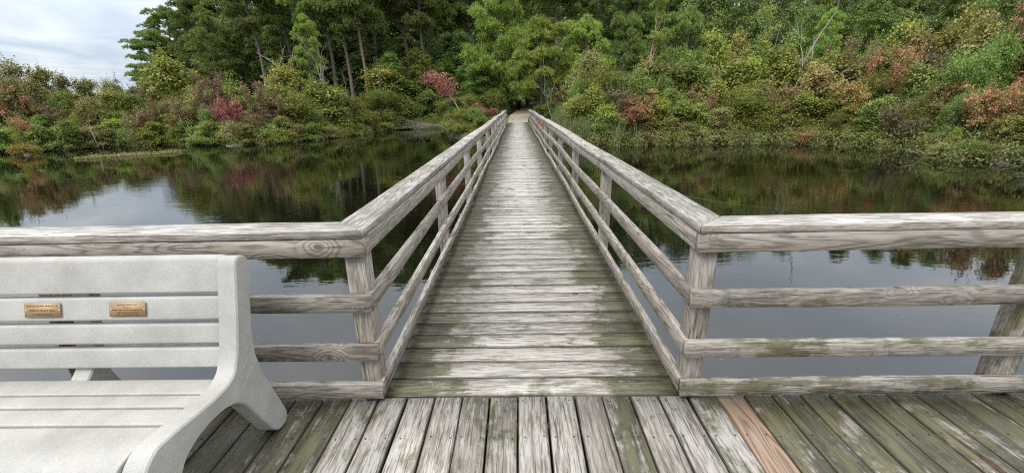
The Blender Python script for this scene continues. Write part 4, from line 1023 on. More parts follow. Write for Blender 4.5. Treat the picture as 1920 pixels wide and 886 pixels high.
(-12.72, 42.42, -0.6, 1.3, 3.17, 'loose', 'yellow_green', 'left'),
(-11.43, 45.2, -0.58, 0.8, 3.42, 'loose', 'olive_dark', 'left'),
(-9.17, 46.38, -0.58, 0.69, 3.55, 'round', 'tan_green', 'left'),
(-4.11, 30.93, -0.5, 1.67, 2.39, 'round', 'olive', 'left'),
(-2.5, 28.78, -0.6, 1.26, 2.23, 'loose', 'olive_dark', 'left'),
(4.26, 30.19, -0.25, 3.16, 3.06, 'round', 'green', 'right'),
(5.3, 29.52, -0.26, 3.97, 2.97, 'round', 'olive', 'right'),
(6.94, 29.14, -0.25, 3.28, 2.9, 'round', 'green', 'right'),
(7.83, 28.31, -0.29, 3.55, 2.79, 'round', 'green', 'right'),
(9.26, 29.24, -0.21, 4.01, 2.85, 'loose', 'olive_dark', 'right'),
(10.9, 30.68, -0.1, 3.54, 2.96, 'loose', 'olive_dark', 'right'),
(11.4, 28.38, -0.27, 3.08, 2.69, 'round', 'olive', 'right'),
(13.43, 30.29, -0.11, 3.5, 2.83, 'loose', 'rust_green', 'right'),
(14.96, 29.84, -0.12, 3.5, 2.73, 'round', 'green', 'right'),
(15.21, 28.59, -0.21, 3.08, 2.58, 'loose', 'green', 'right'),
(16.12, 28.27, -0.22, 3.52, 2.51, 'loose', 'yellow_olive', 'right'),
(17.02, 27.61, -0.25, 3.66, 2.4, 'loose', 'olive', 'right'),
(18.11, 27.29, -0.23, 3.73, 2.33, 'loose', 'yellow_olive', 'right'),
(18.51, 26.43, -0.26, 3.45, 2.22, 'loose', 'olive_dark', 'right'),
(19.02, 25.32, -0.3, 3.44, 2.07, 'loose', 'tan_green', 'right'),
(19.63, 24.78, -0.3, 4.34, 1.99, 'round', 'green', 'right'),
(21.78, 25.85, -0.11, 4.31, 2.02, 'loose', 'rust_green', 'right'),
(21.76, 24.76, -0.15, 3.8, 1.9, 'loose', 'olive', 'right'),
(22.46, 24.09, -0.12, 3.96, 1.8, 'round', 'rust_green', 'right'),
(21.81, 22.66, -0.11, 4.42, 1.67, 'loose', 'olive_dark', 'right'),
(21.53, 21.24, -0.13, 4.31, 1.53, 'loose', 'olive', 'right'),
(20.53, 19.32, -0.28, 4.01, 1.35, 'loose', 'green', 'right'),
(22.07, 20.21, -0.16, 4.33, 1.4, 'round', 'green', 'right'),
(21.93, 19.28, -0.21, 4.31, 1.3, 'round', 'olive_dark', 'right'),
(21.32, 18.16, -0.3, 3.95, 1.2, 'round', 'tan_green', 'right'),
(23.71, 19.36, -0.12, 4.21, 1.25, 'loose', 'olive_dark', 'right'),
(22.13, 17.57, -0.3, 4.16, 1.12, 'loose', 'rust_green', 'right'),
(4.01, 26.74, -0.53, 2.02, 2.19, 'loose', 'olive', 'right'),
(5.6, 26.32, -0.51, 1.82, 2.13, 'loose', 'olive_dark', 'right'),
(6.55, 26.15, -0.5, 1.49, 2.1, 'round', 'green', 'right'),
(8.09, 26.27, -0.46, 1.63, 2.08, 'loose', 'olive', 'right'),
(8.95, 25.76, -0.51, 1.93, 2.02, 'round', 'olive_dark', 'right'),
(10.8, 26.31, -0.45, 1.29, 2.02, 'loose', 'green', 'right'),
(11.53, 26.28, -0.44, 1.41, 1.99, 'round', 'rust_green', 'right'),
(12.99, 26.14, -0.44, 1.97, 1.94, 'round', 'olive_dark', 'right'),
(13.49, 24.99, -0.55, 2.03, 1.82, 'loose', 'yellow_green', 'right'),
(15.29, 25.6, -0.44, 1.25, 1.82, 'loose', 'rust_green', 'right'),
(15.73, 24.31, -0.55, 2.09, 1.69, 'loose', 'yellow_green', 'right'),
(16.87, 24.32, -0.48, 1.2, 1.65, 'round', 'yellow_green', 'right'),
(17.33, 23.34, -0.53, 1.96, 1.55, 'loose', 'olive_dark', 'right'),
(17.59, 22.56, -0.57, 1.45, 1.47, 'round', 'olive_dark', 'right'),
(18.74, 22.64, -0.45, 1.69, 1.44, 'loose', 'olive_dark', 'right'),
(18.4, 20.88, -0.57, 1.64, 1.3, 'round', 'yellow_green', 'right'),
(18.86, 20.26, -0.54, 2.07, 1.23, 'round', 'olive', 'right'),
(18.61, 19.17, -0.44, 1.66, 1.14, 'loose', 'olive_dark', 'right'),
(18.09, 17.86, -0.51, 2.03, 1.04, 'round', 'green', 'right'),
(18.96, 17.88, -0.45, 2.09, 1.02, 'loose', 'green', 'right'),
(19.38, 17.34, -0.46, 2.23, 0.96, 'loose', 'green', 'right'),
(19.9, 17.08, -0.45, 2.2, 0.92, 'loose', 'rust_green', 'right'),
(19.58, 16.14, -0.54, 2.35, 0.85, 'round', 'yellow_green', 'right'),
(20.66, 16.52, -0.44, 2.06, 0.85, 'loose', 'green', 'right'),
(-32.53, 25.63, -0.84, 1.63, 1.08, 'loose', 'green', 'left'),
(-32.01, 26.15, -0.8, 1.64, 1.13, 'loose', 'green_light', 'left'),
(-31.02, 26.19, -0.89, 1.92, 1.15, 'low', 'bright', 'left'),
(-30.12, 26.63, -0.83, 1.56, 1.2, 'loose', 'green_light', 'left'),
(-29.7, 27.29, -0.77, 1.29, 1.26, 'loose', 'bright', 'left'),
(-29.0, 27.34, -0.91, 1.85, 1.28, 'loose', 'green', 'left'),
(-28.53, 28.26, -0.85, 1.33, 1.36, 'loose', 'tan_green', 'left'),
(-28.07, 28.66, -0.88, 1.37, 1.4, 'loose', 'tan_green', 'left'),
(-27.38, 29.26, -0.78, 1.44, 1.46, 'low', 'green_light', 'left'),
(-26.24, 29.48, -0.79, 1.13, 1.5, 'low', 'tan_green', 'left'),
(-25.5, 29.74, -0.78, 1.57, 1.54, 'loose', 'bright', 'left'),
(-23.83, 29.77, -0.85, 1.08, 1.58, 'loose', 'olive', 'left'),
(-22.05, 29.2, -0.87, 1.27, 1.59, 'loose', 'green_light', 'left'),
(-20.9, 28.69, -0.92, 1.53, 1.58, 'loose', 'green_light', 'left'),
(-19.19, 28.48, -0.79, 1.5, 1.61, 'low', 'tan_green', 'left'),
(-18.36, 28.78, -0.79, 1.23, 1.65, 'loose', 'tan_green', 'left'),
(-17.26, 29.0, -0.82, 1.43, 1.7, 'low', 'green_light', 'left'),
(-16.46, 29.09, -0.89, 1.14, 1.73, 'low', 'olive', 'left'),
(-15.77, 30.76, -0.79, 1.09, 1.87, 'loose', 'green', 'left'),
(-15.01, 31.28, -0.89, 1.19, 1.92, 'loose', 'green', 'left'),
(-14.56, 33.37, -0.82, 0.95, 2.09, 'low', 'tan_green', 'left'),
(-13.91, 35.62, -0.87, 0.49, 2.26, 'low', 'bright', 'left'),
(-13.64, 37.12, -0.8, 0.72, 2.38, 'loose', 'bright', 'left'),
(-12.83, 39.6, -0.81, 0.66, 2.57, 'loose', 'bright', 'left'),
(-11.65, 42.82, -0.8, 0.08, 2.82, 'low', 'olive', 'left'),
(-1.91, 49.96, 0.15, 3.09, 1.95, 'round', 'green_dark', 'end'),
(3.72, 45.85, 0.11, 3.4, 2.0, 'round', 'green_dark', 'end'),
(-3.02, 55.92, 0.25, 4.48, 2.99, 'round', 'green_dark', 'end'),
(3.25, 37.86, -0.02, 1.66, 1.1, 'round', 'green_dark', 'end'),
(4.12, 55.85, 0.27, 5.55, 2.71, 'round', 'green_dark', 'end'),
]

# ------------------------------------------------------------------ foliage prototypes (numpy)
def unit(v): return v/(np.linalg.norm(v, axis=-1, keepdims=True)+1e-9)
def leaf_quads(c, n, L, W, rg):
    """rhombic leaves: centres c, normals n"""
    k = len(c); t = unit(np.cross(n, rg.normal(size=(k, 3)))); b = np.cross(n, t)
    L = np.broadcast_to(L, (k,))[:, None]; W = np.broadcast_to(W, (k,))[:, None]
    v = np.stack([c-t*L*.5, c+b*W*.5-n*W*.1, c+t*L*.5-n*L*.12, c-b*W*.5-n*W*.1], 1).reshape(-1, 3)
    return v, np.arange(4*k).reshape(-1, 4)
def crown_points(lobes, nspray, nleaf, spread, rg, flat=.6, fill=.72):
    P, Nn = [], []
    w = np.array([l[3]**2 for l in lobes]); w = w/w.sum()
    for (lx, ly, lz, lr), wi in zip(lobes, w):
        m_ = max(3, int(nspray*wi)); d = unit(rg.normal(size=(m_, 3))); d[:, 2] = np.where(d[:, 2] < -.35, -d[:, 2]*.6, d[:, 2]); d = unit(d)
        rr = lr*(fill + (1.08-fill)*rg.random(m_)**.6)[:, None]
        cen = np.array([lx, ly, lz]) + d*rr*np.array([1, 1, .85])
        nl = np.maximum(4, (nleaf*rg.uniform(.5, 1.5, m_)).astype(int))
        for c_, dd, k in zip(cen, d, nl):
            off = rg.normal(size=(k, 3))*spread*np.array([1, 1, flat])
            # droop outward so sprays overlap like shingles
            P.append(c_+off+dd*rg.uniform(-.3, .5, (k, 1))*spread)
            Nn.append(unit(dd*.55+np.array([0, 0, .75])+rg.normal(size=(k, 3))*.42))
    return np.vstack(P), np.vstack(Nn)
def make_bush(seed, style):
    rg = np.random.default_rng(seed); H = 3.0
    lobes = []
    if style == 'round':
        for k in range(13):
            a = rg.uniform(0, 2*PI); r = rg.uniform(.1, .95); z = rg.uniform(.3, 2.35); rmax = 1.05*math.sqrt(max(.1, 1-(z/3.1)**2))
            lobes.append((r*rmax*math.cos(a), r*rmax*math.sin(a), z, rg.uniform(.42, .7)))
        for k in range(6): a = k*PI/3+rg.uniform(-.3, .3); lobes.append((math.cos(a)*.8, math.sin(a)*.8, .35, .5))
        P, Nn = crown_points(lobes, 640, 20, .11, rg, .8, .72); L, W = rg.uniform(.06, .11, len(P)), .035
        # upright twig tips
    elif style == 'loose':
        for k in range(30):
            a = rg.uniform(0, 2*PI); z = .35+2.45*(k/29)**.85; r = rg.uniform(.1, 1.0)*(1.3-.3*z)*rg.uniform(.6, 1.15)
            lobes.append((r*math.cos(a), r*math.sin(a), z+rg.normal(0, .15), rg.uniform(.14, .42)))
        for k in range(5): a = k*2*PI/5+rg.uniform(-.4, .4); lobes.append((math.cos(a)*.75, math.sin(a)*.75, .32, .42))
        P, Nn = crown_points(lobes, 640, 14, .14, rg, .85, .35); L, W = rg.uniform(.07, .17, len(P)), rg.uniform(.045, .10, len(P))
    elif style == 'spray':        # open-branched: leaves only on the outer, upper part of a few limbs
        for b in range(7):
            a = b*2.4+rg.uniform(-.5, .5); R_ = rg.uniform(.5, 1.35)*(1 if b else .2); zt = rg.uniform(1.7, 2.8)
            for k in range(5):
                t = .45+.6*k/4; lobes.append((R_*t*math.cos(a)+rg.normal(0, .08), R_*t*math.sin(a)+rg.normal(0, .08), .5+(zt-.5)*t+rg.normal(0, .08), rg.uniform(.10, .30)))
        P, Nn = crown_points(lobes, 300, 12, .10, rg, .7, .3); L, W = rg.uniform(.07, .15, len(P)), rg.uniform(.045, .09, len(P))
    elif style == 'low':
        for k in range(14): a = rg.uniform(0, 2*PI); r = rg.uniform(.1, 1.1); lobes.append((r*math.cos(a), r*math.sin(a), rg.uniform(.3, 1.9), rg.uniform(.4, .75)))
        P, Nn = crown_points(lobes, 260, 14, .16, rg, .9, .5); L, W = rg.uniform(.10, .22, len(P)), rg.uniform(.03, .08, len(P))
    else:
        for k in range(9): a = rg.uniform(0, 2*PI); z = 1.1+1.7*k/8; r = rg.uniform(.05, .5); lobes.append((r*math.cos(a), r*math.sin(a), z, rg.uniform(.2, .4)))
        P, Nn = crown_points(lobes, 150, 13, .10, rg, .5, .5); L, W = rg.uniform(.08, .14, len(P)), .07
    # leafy shoots standing out of the outline
    for k in range(46 if style != 'low' else 10):
        a = rg.uniform(0, 2*PI); l_ = lobes[rg.integers(len(lobes))]
        base = np.array([l_[0], l_[1], l_[2]+l_[3]*.6]); d = unit(np.array([math.cos(a)*.45, math.sin(a)*.45, 1.0])); n = 16
        ln = rg.uniform(.25, .75); pp = base+d*(rg.random((n, 1))*ln)+rg.normal(size=(n, 3))*.035
        P = np.vstack([P, pp]); Nn = np.vstack([Nn, unit(rg.normal(size=(n, 3))+[0, 0, .6])])
        L = np.append(L if np.ndim(L) else np.full(len(P)-n, L), np.full(n, .10)); W = np.append(W if np.ndim(W) else np.full(len(P)-n, W), np.full(n, .05))
    P[:, 2] = np.abs(P[:, 2])
    ht = np.percentile(P[:, 2], 99.5); P[:, 2] *= H/ht; rad = np.percentile(np.hypot(P[:, 0], P[:, 1]), 97)
    v, f_ = leaf_quads(P, Nn, L, W, rg)
    cm = mesh_np('crown', v, f_, [LM['olive']])
    co, fc = [], []
    for l_ in (lobes[:9] if style != 'spray' else lobes[4::5]):
        p0 = (l_[0]*.12, l_[1]*.12, -.15); p2 = (l_[0], l_[1], l_[2]*H/ht+l_[3]*.3); p1 = (l_[0]*.45+rg.uniform(-.1, .1), l_[1]*.45, l_[2]*.55)
        tube(co, fc, [p0, p1, p2], [.028, .02, .007], 5)
    return cm, mesh_np('stem', co, np.array(fc), [BARK], True), H, rad
def pine_tufts(pads, per, rg, bl=.30):
    V, F = [], []; n0 = 0
    for (x, y, z, r, fl) in pads:
        k = int(per*(r/.8)**2); d = unit(rg.normal(size=(k, 3))); d[:, 2] = np.abs(d[:, 2])*1.0-.25
        c = np.array([x, y, z])+d*r*rg.uniform(.55, 1.0, (k, 1))*np.array([1, 1, fl])
        nb = 8
        cc = np.repeat(c, nb, 0); dd = unit(np.repeat(unit(d+[0, 0, .5]), nb, 0)+rg.normal(size=(k*nb, 3))*.62)
        s = unit(np.cross(dd, rg.normal(size=(k*nb, 3))))
        ln = rg.uniform(.6, 1.1, (k*nb, 1))*bl; wd = .03
        v = np.stack([cc-s*wd, cc+s*wd, cc+dd*ln], 1).reshape(-1, 3); V.append(v); m_ = len(v)//3
        F.append(np.arange(3*m_).reshape(-1, 3)+n0); n0 += len(v)
    return np.vstack(V), np.vstack(F)
def make_pine(seed, style):
    rg = np.random.default_rng(seed); H = 7.0 if style == 'small' else 14.0
    co, fc = [], []; pads = []
    lean = rg.normal(0, .25, 2)
    def axis(z): t = z/H; return (lean[0]*t*t*2+.12*math.sin(z*.7+seed), lean[1]*t*t*2+.1*math.sin(z*.6), z)
    tz = np.linspace(-.4, H*.98, 12); r0 = .21 if style != 'young' else .15
    tube(co, fc, [axis(z) if z > 0 else (0, 0, z) for z in tz], [r0*(1-.86*max(z, 0)/H)+.01 for z in tz], 8)
    z0 = {'pine': .50, 'lowpine': .10, 'young': .38, 'small': .10}[style]*H
    nb = {'pine': 38, 'lowpine': 58, 'young': 30, 'small': 30}[style]
    for k in range(nb):
        t = (k+rg.random()*.8)/nb; z = z0+(H*.97-z0)*t
        Lr = {'pine': 3.0, 'lowpine': 3.1, 'young': 2.7, 'small': 2.7}[style]*(math.sin(PI*(.16+.80*t))**.8)*rg.uniform(.6, 1.15)
        a = k*2.399+rg.uniform(-.4, .4); ax, ay, _ = axis(z); rise = rg.uniform(-.2, .55)*Lr
        p1 = (ax+math.cos(a)*Lr*.55, ay+math.sin(a)*Lr*.55, z+rise*.35); p2 = (ax+math.cos(a)*Lr, ay+math.sin(a)*Lr, z+rise)
        tube(co, fc, [(ax, ay, z), p1, p2], [.045*(1.15-t)+.008, .03*(1.1-t)+.006, .008], 5)
        npad = 2 if Lr < 1.6 else 4
        for j in range(npad):
            f = .42+.6*(j+1)/npad; sa = a+rg.uniform(-.45, .45)
            pads.append((ax+math.cos(sa)*Lr*f, ay+math.sin(sa)*Lr*f, z+rise*f+rg.uniform(-.35, .35), rg.uniform(.38, .78), rg.uniform(.6, .95)))
    for k in range(5): ax, ay, az_ = axis(H*(.93+.014*k)); pads.append((ax+rg.uniform(-.35, .35), ay+rg.uniform(-.35, .35), az_-rg.uniform(0, .5), .5, .9))
    v, f_ = pine_tufts(pads, 95, rg)
    # bare dead snags on the trunk
    for k in range(7):
        z = z0*rg.uniform(.45, 1.0); a = rg.uniform(0, 2*PI); ax, ay, _ = axis(z); Lr = rg.uniform(.5, 1.5)
        tube(co, fc, [(ax, ay, z), (ax+math.cos(a)*Lr*.6, ay+math.sin(a)*Lr*.6, z+.1), (ax+math.cos(a+.3)*Lr, ay+math.sin(a+.3)*Lr, z+rg.uniform(-.2, .3))], [.022, .014, .005], 4)
    rad = np.percentile(np.hypot(v[:, 0], v[:, 1]), 97)
    return mesh_np('crown', v, f_, [LM['pine']]), mesh_np('trunk', co, np.array(fc), [PINEBARK], True), H, rad
def make_tree(seed, style):
    rg = np.random.default_rng(seed); H = 12.0
    co, fc = [], []; lobes = []
    if style == 'tree':
        lean = rg.normal(0, .4, 2)
        tp = [(0, 0, -.4), (lean[0]*.1, lean[1]*.1, 2.5), (lean[0]*.5, lean[1]*.5, 6), (lean[0], lean[1], 10.5)]
        tube(co, fc, tp, [.22, .17, .12, .03], 8)
        for k in range(24):
            t = (k+.5)/24; z = 1.8+9.6*t; a = k*2.399+rg.uniform(-.5, .5); r = 2.9*math.sin(PI*(.22+.72*t))*rg.uniform(.35, 1.0)
            c = (lean[0]*t+r*math.cos(a), lean[1]*t+r*math.sin(a), z); lobes.append((*c, rg.uniform(.85, 1.45)))
            tube(co, fc, [(lean[0]*t*.8, lean[1]*t*.8, max(1.4, z-r*.7)), (c[0]*.5, c[1]*.5, z-.35), c], [.06, .04, .012], 5)
        P, Nn = crown_points(lobes, 1150, 19, .22, rg, .45, .55); L, W = rg.uniform(.14, .25, len(P)), rg.uniform(.09, .15, len(P)); bark = BARK
    elif style == 'tantree':      # V-forked tan trunk, bright crown at the top
        tube(co, fc, [(0, 0, -.4), (.35, 0, 4.4), (.9, .1, 7.2), (1.3, .2, 10.2)], [.19, .15, .11, .03], 7)
        tube(co, fc, [(.45, 0, 4.9), (1.3, -.1, 6.8), (2.2, -.2, 9)], [.11, .08, .02], 6)
        for k in range(15):
            a = rg.uniform(0, 2*PI); z = rg.uniform(6.8, 11.2); r = rg.uniform(.2, 1.9)*(1 if z < 9.5 else .6)
            lobes.append((1.2+r*math.cos(a), r*math.sin(a), z, rg.uniform(.55, .95)))
            tube(co, fc, [(1.0, .1, z-1.2), (1.2+r*.6*math.cos(a), r*.6*math.sin(a), z-.3), (1.2+r*math.cos(a), r*math.sin(a), z)], [.04, .03, .01], 4)
        P, Nn = crown_points(lobes, 330, 17, .2, rg, .35, .5); L, W = rg.uniform(.14, .22, len(P)), rg.uniform(.09, .13, len(P)); bark = TANBARK
    else:                         # thin pale stem, airy crown
        tube(co, fc, [(0, 0, -.4), (.1, 0, 4), (-.2, .1, 7.5), (-.75, .1, 11.4)], [.11, .09, .06, .015], 6)
        tube(co, fc, [(.0, .05, 6.2), (.7, 0, 8), (1.0, 0, 10.6)], [.06, .04, .012], 5)
        for k in range(19):
            z = 3.5+8.1*k/18; a = rg.uniform(0, 2*PI); r = rg.uniform(.2, 1.5)*(1.15-z/16); lobes.append((r*math.cos(a)-.03*z, r*math.sin(a), z, rg.uniform(.35, .75)))
            tube(co, fc, [(-.02*z, 0, z-.7), (r*.6*math.cos(a), r*.6*math.sin(a), z-.2), (r*math.cos(a), r*math.sin(a), z)], [.03, .02, .007], 4)
        P, Nn = crown_points(lobes, 300, 14, .2, rg, .4, .5); L, W = rg.uniform(.13, .2, len(P)), rg.uniform(.08, .12, len(P)); bark = PALEBARK
    v, f_ = leaf_quads(P, Nn, L, W, rg); rad = np.percentile(np.hypot(v[:, 0], v[:, 1]), 96)
    return mesh_np('crown', v, f_, [LM['green']]), mesh_np('trunk', co, np.array(fc), [bark], True), H, rad

PROTO = {}
for st, n in (('round', 5), ('loose', 8), ('spray', 7), ('low', 3), ('thin', 2)): PROTO[st] = [make_bush(100+k*7+len(st), st) for k in range(n)]
PROTO['pine'] = [make_pine(200+k, 'pine') for k in range(4)]; PROTO['lowpine'] = [make_pine(300+k, 'lowpine') for k in range(5)]; PROTO['youngpine'] = [make_pine(400+k, 'young') for k in range(2)]
PROTO['bushpine'] = [make_pine(450+k, 'small') for k in range(3)]; PROTO['tree'] = [make_tree(500+k, 'tree') for k in range(6)]; PROTO['tantree'] = [make_tree(600, 'tantree')]; PROTO['thintree'] = [make_tree(610, 'thin')]

WORDS = {'olive': 'olive green', 'olive_dark': 'dark olive', 'green': 'mid green', 'green_light': 'pale green', 'green_dark': 'dark green', 'bright': 'bright lime green',
 'yellow_green': 'yellow-green', 'yellow_olive': 'yellowish olive', 'gold_olive': 'golden olive', 'maroon': 'maroon red', 'maroon_green': 'green shrub tinged maroon', 'crimson': 'crimson',
 'rust': 'rust red', 'rust_green': 'rust and green', 'orange': 'orange', 'orange_green': 'orange and green', 'purple': 'dark purple', 'tan': 'tan', 'tan_green': 'tan and green',
 'tan_orange': 'tan orange', 'coral': 'coral red', 'grey_green': 'grey-green', 'bright_green': 'bright green', 'pine': 'green', 'pine_deep': 'deep green', 'pine_bright': 'bright green'}
WORDS['maroon_green'] = 'maroon and green'
NAME = {'round': ('round_shrub', 'dense rounded', 'shrub'), 'loose': ('leafy_shrub', 'loose leafy', 'shrub'), 'spray': ('open_shrub', 'open feathery', 'shrub'), 'low': ('low_shrub', 'low scrubby', 'shrub'), 'thin': ('sapling', 'thin', 'sapling'),
 'pine': ('pine_tree', 'tall bare-stemmed', 'pine tree'), 'lowpine': ('pine_tree', 'dense low-branched', 'pine tree'), 'youngpine': ('young_pine', 'young', 'pine tree'), 'bushpine': ('bushy_pine', 'broad bushy', 'pine tree'),
 'tree': ('broadleaf_tree', 'broadleaf', 'tree'), 'tantree': ('forked_tree', 'tall forked tan-trunked', 'tree'), 'thintree': ('slender_tree', 'slender pale-stemmed', 'tree')}
ORD = ['first', 'second', 'third', 'fourth', 'fifth', 'sixth', 'seventh', 'eighth', 'ninth', 'tenth', 'eleventh', 'twelfth', 'thirteenth', 'fourteenth', 'fifteenth', 'sixteenth', 'seventeenth', 'eighteenth', 'nineteenth', 'twentieth'] + ['%dth' % k for k in range(21, 60)]
WHERE = {'left': 'on the left bank', 'right': 'on the right bank', 'end': 'behind the bridge end', 'back': 'in the back row'}
keys = {}
for i, p in enumerate(PLANTS): keys.setdefault((NAME[p[5]][1], p[6], p[7]), []).append((math.atan2(p[0], p[1]), i))
LAB = {}
for (adj, mt, row), lst in keys.items():
    lst.sort()
    for k, (_, i) in enumerate(lst):
        noun = NAME[PLANTS[i][5]][2]
        base = '%s %s %s %s' % (adj, WORDS[mt], noun, WHERE[row])
        LAB[i] = base if len(lst) == 1 else (ORD[k]+' '+base+', from the left')
prng = random.Random(5); cnt = {}
for i, (x, y, z, H, W, kind, mt, row) in enumerate(PLANTS):
    cnt[kind] = cnt.get(kind, -1)+1
    cm, sm, PH, PR = PROTO[kind][(cnt[kind]*3+i) % len(PROTO[kind])] if len(PROTO[kind]) > 1 else PROTO[kind][0]
    sz = H/PH; sx = (W/2)/PR
    lim = (.75, 1.5) if kind in ('round', 'loose', 'low') else (.75, 1.25)
    if kind in ('round', 'loose', 'low', 'spray'): sx = max(sx*1.15, sz*.45); sx = min(sx, sz*1.9) if kind != 'low' else sx
    else: sx = min(max(sx, sz*.7), sz*1.35)
    if kind == 'spray': sx = min(sx*1.3, sz*1.5)
    if kind == 'loose': sx = min(sx*1.25, sz*1.6)
    nm, _, cat = NAME[kind]
    z = float(gz(x, y))-.04
    rz = prng.uniform(0, 2*PI) if kind not in ('tantree', 'thintree') else 0
    root = empty(nm, (x, y, z), rz, label=LAB[i], cat=cat, group={'left': 'plants and trees on the left bank', 'right': 'plants and trees on the right bank', 'end': 'trees behind the bridge end', 'back': 'trees at the back of the wood'}[row])
    a = link('crown', cm, root, mat=LM[mt]); b = link('stem' if cat in ('shrub', 'sapling') else 'trunk', sm, root)
    for o in (a, b): o.scale = (sx, sx, sz)
    if kind == 'tree' and mt == 'green' and False: pass

# ------------------------------------------------------------------ special plants and dead wood
def leaves_obj(name, pts, spread, n, mat, parent, L=.11, W=.075, flat=.5, seed=1):
    rg = np.random.default_rng(seed); P = []
    for (x, y, z, r) in pts: k = int(n*r*r*6); P.append(np.array([x, y, z])+rg.normal(size=(k, 3))*np.array([r, r, r*flat])*.5)
    P = np.vstack(P); Nn = unit(rg.normal(size=P.shape)*.6+[0, 0, .8]); v, f_ = leaf_quads(P, Nn, rg.uniform(.7, 1.3, len(P))*L, W, rg)
    return link(name, mesh_np(name, v, f_, [mat]), parent)
def branchy(co, fc, p, d, L_, r, depth, rg, spread=.6, up_=.15):
    p = Vector(p); d = Vector(d).normalized(); pts = [p.copy()]; n = 4
    for k in range(n):
        d = (d + Vector(rg.normal(0, .16, 3)) + Vector((0, 0, up_*.2))).normalized(); p = p + d*L_/n; pts.append(p.copy())
    tube(co, fc, pts, [r*(1-.6*k/n) for k in range(n+1)], 5 if r > .02 else 3)
    if depth > 0:
        for k in range(rg.integers(2, 5)):
            q_ = pts[rg.integers(1, n+1)]; dd = (d + Vector(rg.normal(0, spread, 3))).normalized()
            branchy(co, fc, q_, dd, L_*rg.uniform(.45, .7), r*.5, depth-1, rg, spread, up_)
def dead(name, loc, start, L_, r, depth, seed, label, cat, mat=DEADWOOD, spread=.6, up_=.15, group=None):
    rg = np.random.default_rng(seed); co, fc = [], []
    for (p, d, l_, rr) in start: branchy(co, fc, p, d, l_, rr, depth, rg, spread, up_)
    o = link(name, mesh_np(name, co, np.array(fc), [mat], True), None, loc); tag(o, label, cat, group); return o
def G(x, y): return float(gz(x, y))
# leaning red-leaved maple sapling beside the bridge
root = empty('leaning_maple', (-3.75, 32.3, G(-3.75, 32.3)-.05), label='slender maple leaning left with pink-red leaves near the far bridge end', cat='tree')
root.scale = (.9, .9, .80); co, fc = [], []; zb = root.location.z
tube(co, fc, [(0, 0, -.2), (-.45, -.05, 1.2), (-1.1, -.1, 2.6), (-2.0, -.2, 3.7), (-2.9, -.3, 4.4)], [.07, .06, .045, .03, .012], 6)
for a_, b_ in (((-1.3, -.1, 2.9), (-1.0, .2, 3.9)), ((-1.8, -.2, 3.5), (-1.9, -.2, 4.5)), ((-2.2, -.2, 3.9), (-3.3, -.4, 4.2)), ((-1.3, -.1, 2.8), (-2.2, -.3, 3.0))): tube(co, fc, [a_, b_], [.025, .008], 4)
link('trunk', mesh_np('trunk', co, np.array(fc), [PALEBARK], True), root)
leaves_obj('crown', [(-3.1, -.3, 4.35, .55), (-2.5, -.2, 4.55, .6), (-2.0, -.3, 4.4, .65), (-1.4, -.1, 4.25, .5), (-2.3, -.2, 3.9, .6), (-1.7, -.3, 3.7, .65), (-1.2, -.2, 3.3, .6), (-1.9, -.2, 3.25, .5), (-1.0, -.1, 3.75, .4), (-1.5, 0, 3.0, .45)], 0, 85, LM['crimson'], root, .13, .09, .9, 3)
for (x, y, z, s, lb) in ((-3.4, 36.2, 1.0, 1.0, 'small crimson sapling standing right of the leaning maple'), (-5.3, 35.7, .55, .7, 'small crimson sapling standing left of the leaning maple'), (-2.1, 36.6, .75, .7, 'small crimson sapling close to the far end of the left railing')):
    g0 = G(x, y); root = empty('red_sapling', (x, y, g0-.05), label=lb, cat='sapling', group='small red saplings near the bridge end'); h = z-g0
    co, fc = [], []; tube(co, fc, [(0, 0, -.1), (.05, 0, h*.5), (-.05, 0, h+.1)], [.03, .022, .01], 5); link('stem', mesh_np('stem', co, np.array(fc), [PALEBARK], True), root)
    leaves_obj('crown', [(-.3*s, 0, h, .42*s), (.25*s, 0, h+.05, .42*s), (0, .1, h+.25*s, .4*s), (-.5*s, 0, h-.1, .25*s), (.55*s, 0, h-.05, .3*s)], 0, 260, LM['crimson'], root, .11, .075, .6, int(x*-10))
# fallen dead tree, bleached branches over the water
dead('fallen_tree', (-8.6, 42.2, -.62), [((1.9-.3*k, .1*k, -.12+.07*k), (-1, -.15+.12*(k % 3), .03+.04*(k % 4)), 2.9-.15*k, .035) for k in range(8)], 3, .08, 3, 4,
     'bleached fallen tree with tangled bare branches lying at the left waterline', 'fallen tree', spread=.22, up_=-.1).scale = (1, 1, .5)
dead('dead_tree', (-16.2, 36.6, G(-16.2, 36.6)), [((0, 0, -.1), (.02, 0, 1), 4.6, .06), ((.3, .1, -.1), (.14, 0, 1), 3.7, .04), ((-.25, 0, -.1), (-.1, 0, 1), 3.4, .035), ((0, 0, 4.0), (-.3, 0, 1), 2.4, .04), ((0, 0, 4.1), (.45, 0, 1), 2.2, .035)], 3, .05, 2, 9,
     'pale bare dead tree standing among green shrubs left of the bridge', 'dead tree', spread=.45, up_=.25, group='bare dead trees')
dead('dead_tree', (-20.6, 38.7, G(-20.6, 38.7)), [((0, 0, -.1), (-.01, 0, 1), 5.4, .09), ((0, 0, 4.8), (-.8, .1, .75), 2.0, .05), ((0, 0, 4.6), (.45, -.1, 1), 2.1, .045)], 3, .05, 1, 12,
     'grey forked dead tree with bare upswept arms on the left bank', 'dead tree', spread=.4, up_=.25, group='bare dead trees')
dead('dead_tree', (-13.4, 45.0, G(-13.4, 45)), [((0, 0, -.1), (.02, 0, 1), 5.6, .09), ((.1, 0, 2.9), (.6, 0, .25), 1.7, .04), ((-.4, 0, 0), (.05, 0, 1), 4.4, .06)], 3, .05, 1, 15,
     'broken grey dead trunk in front of the dark pines', 'dead tree', spread=.5, up_=.1, group='bare dead trees')
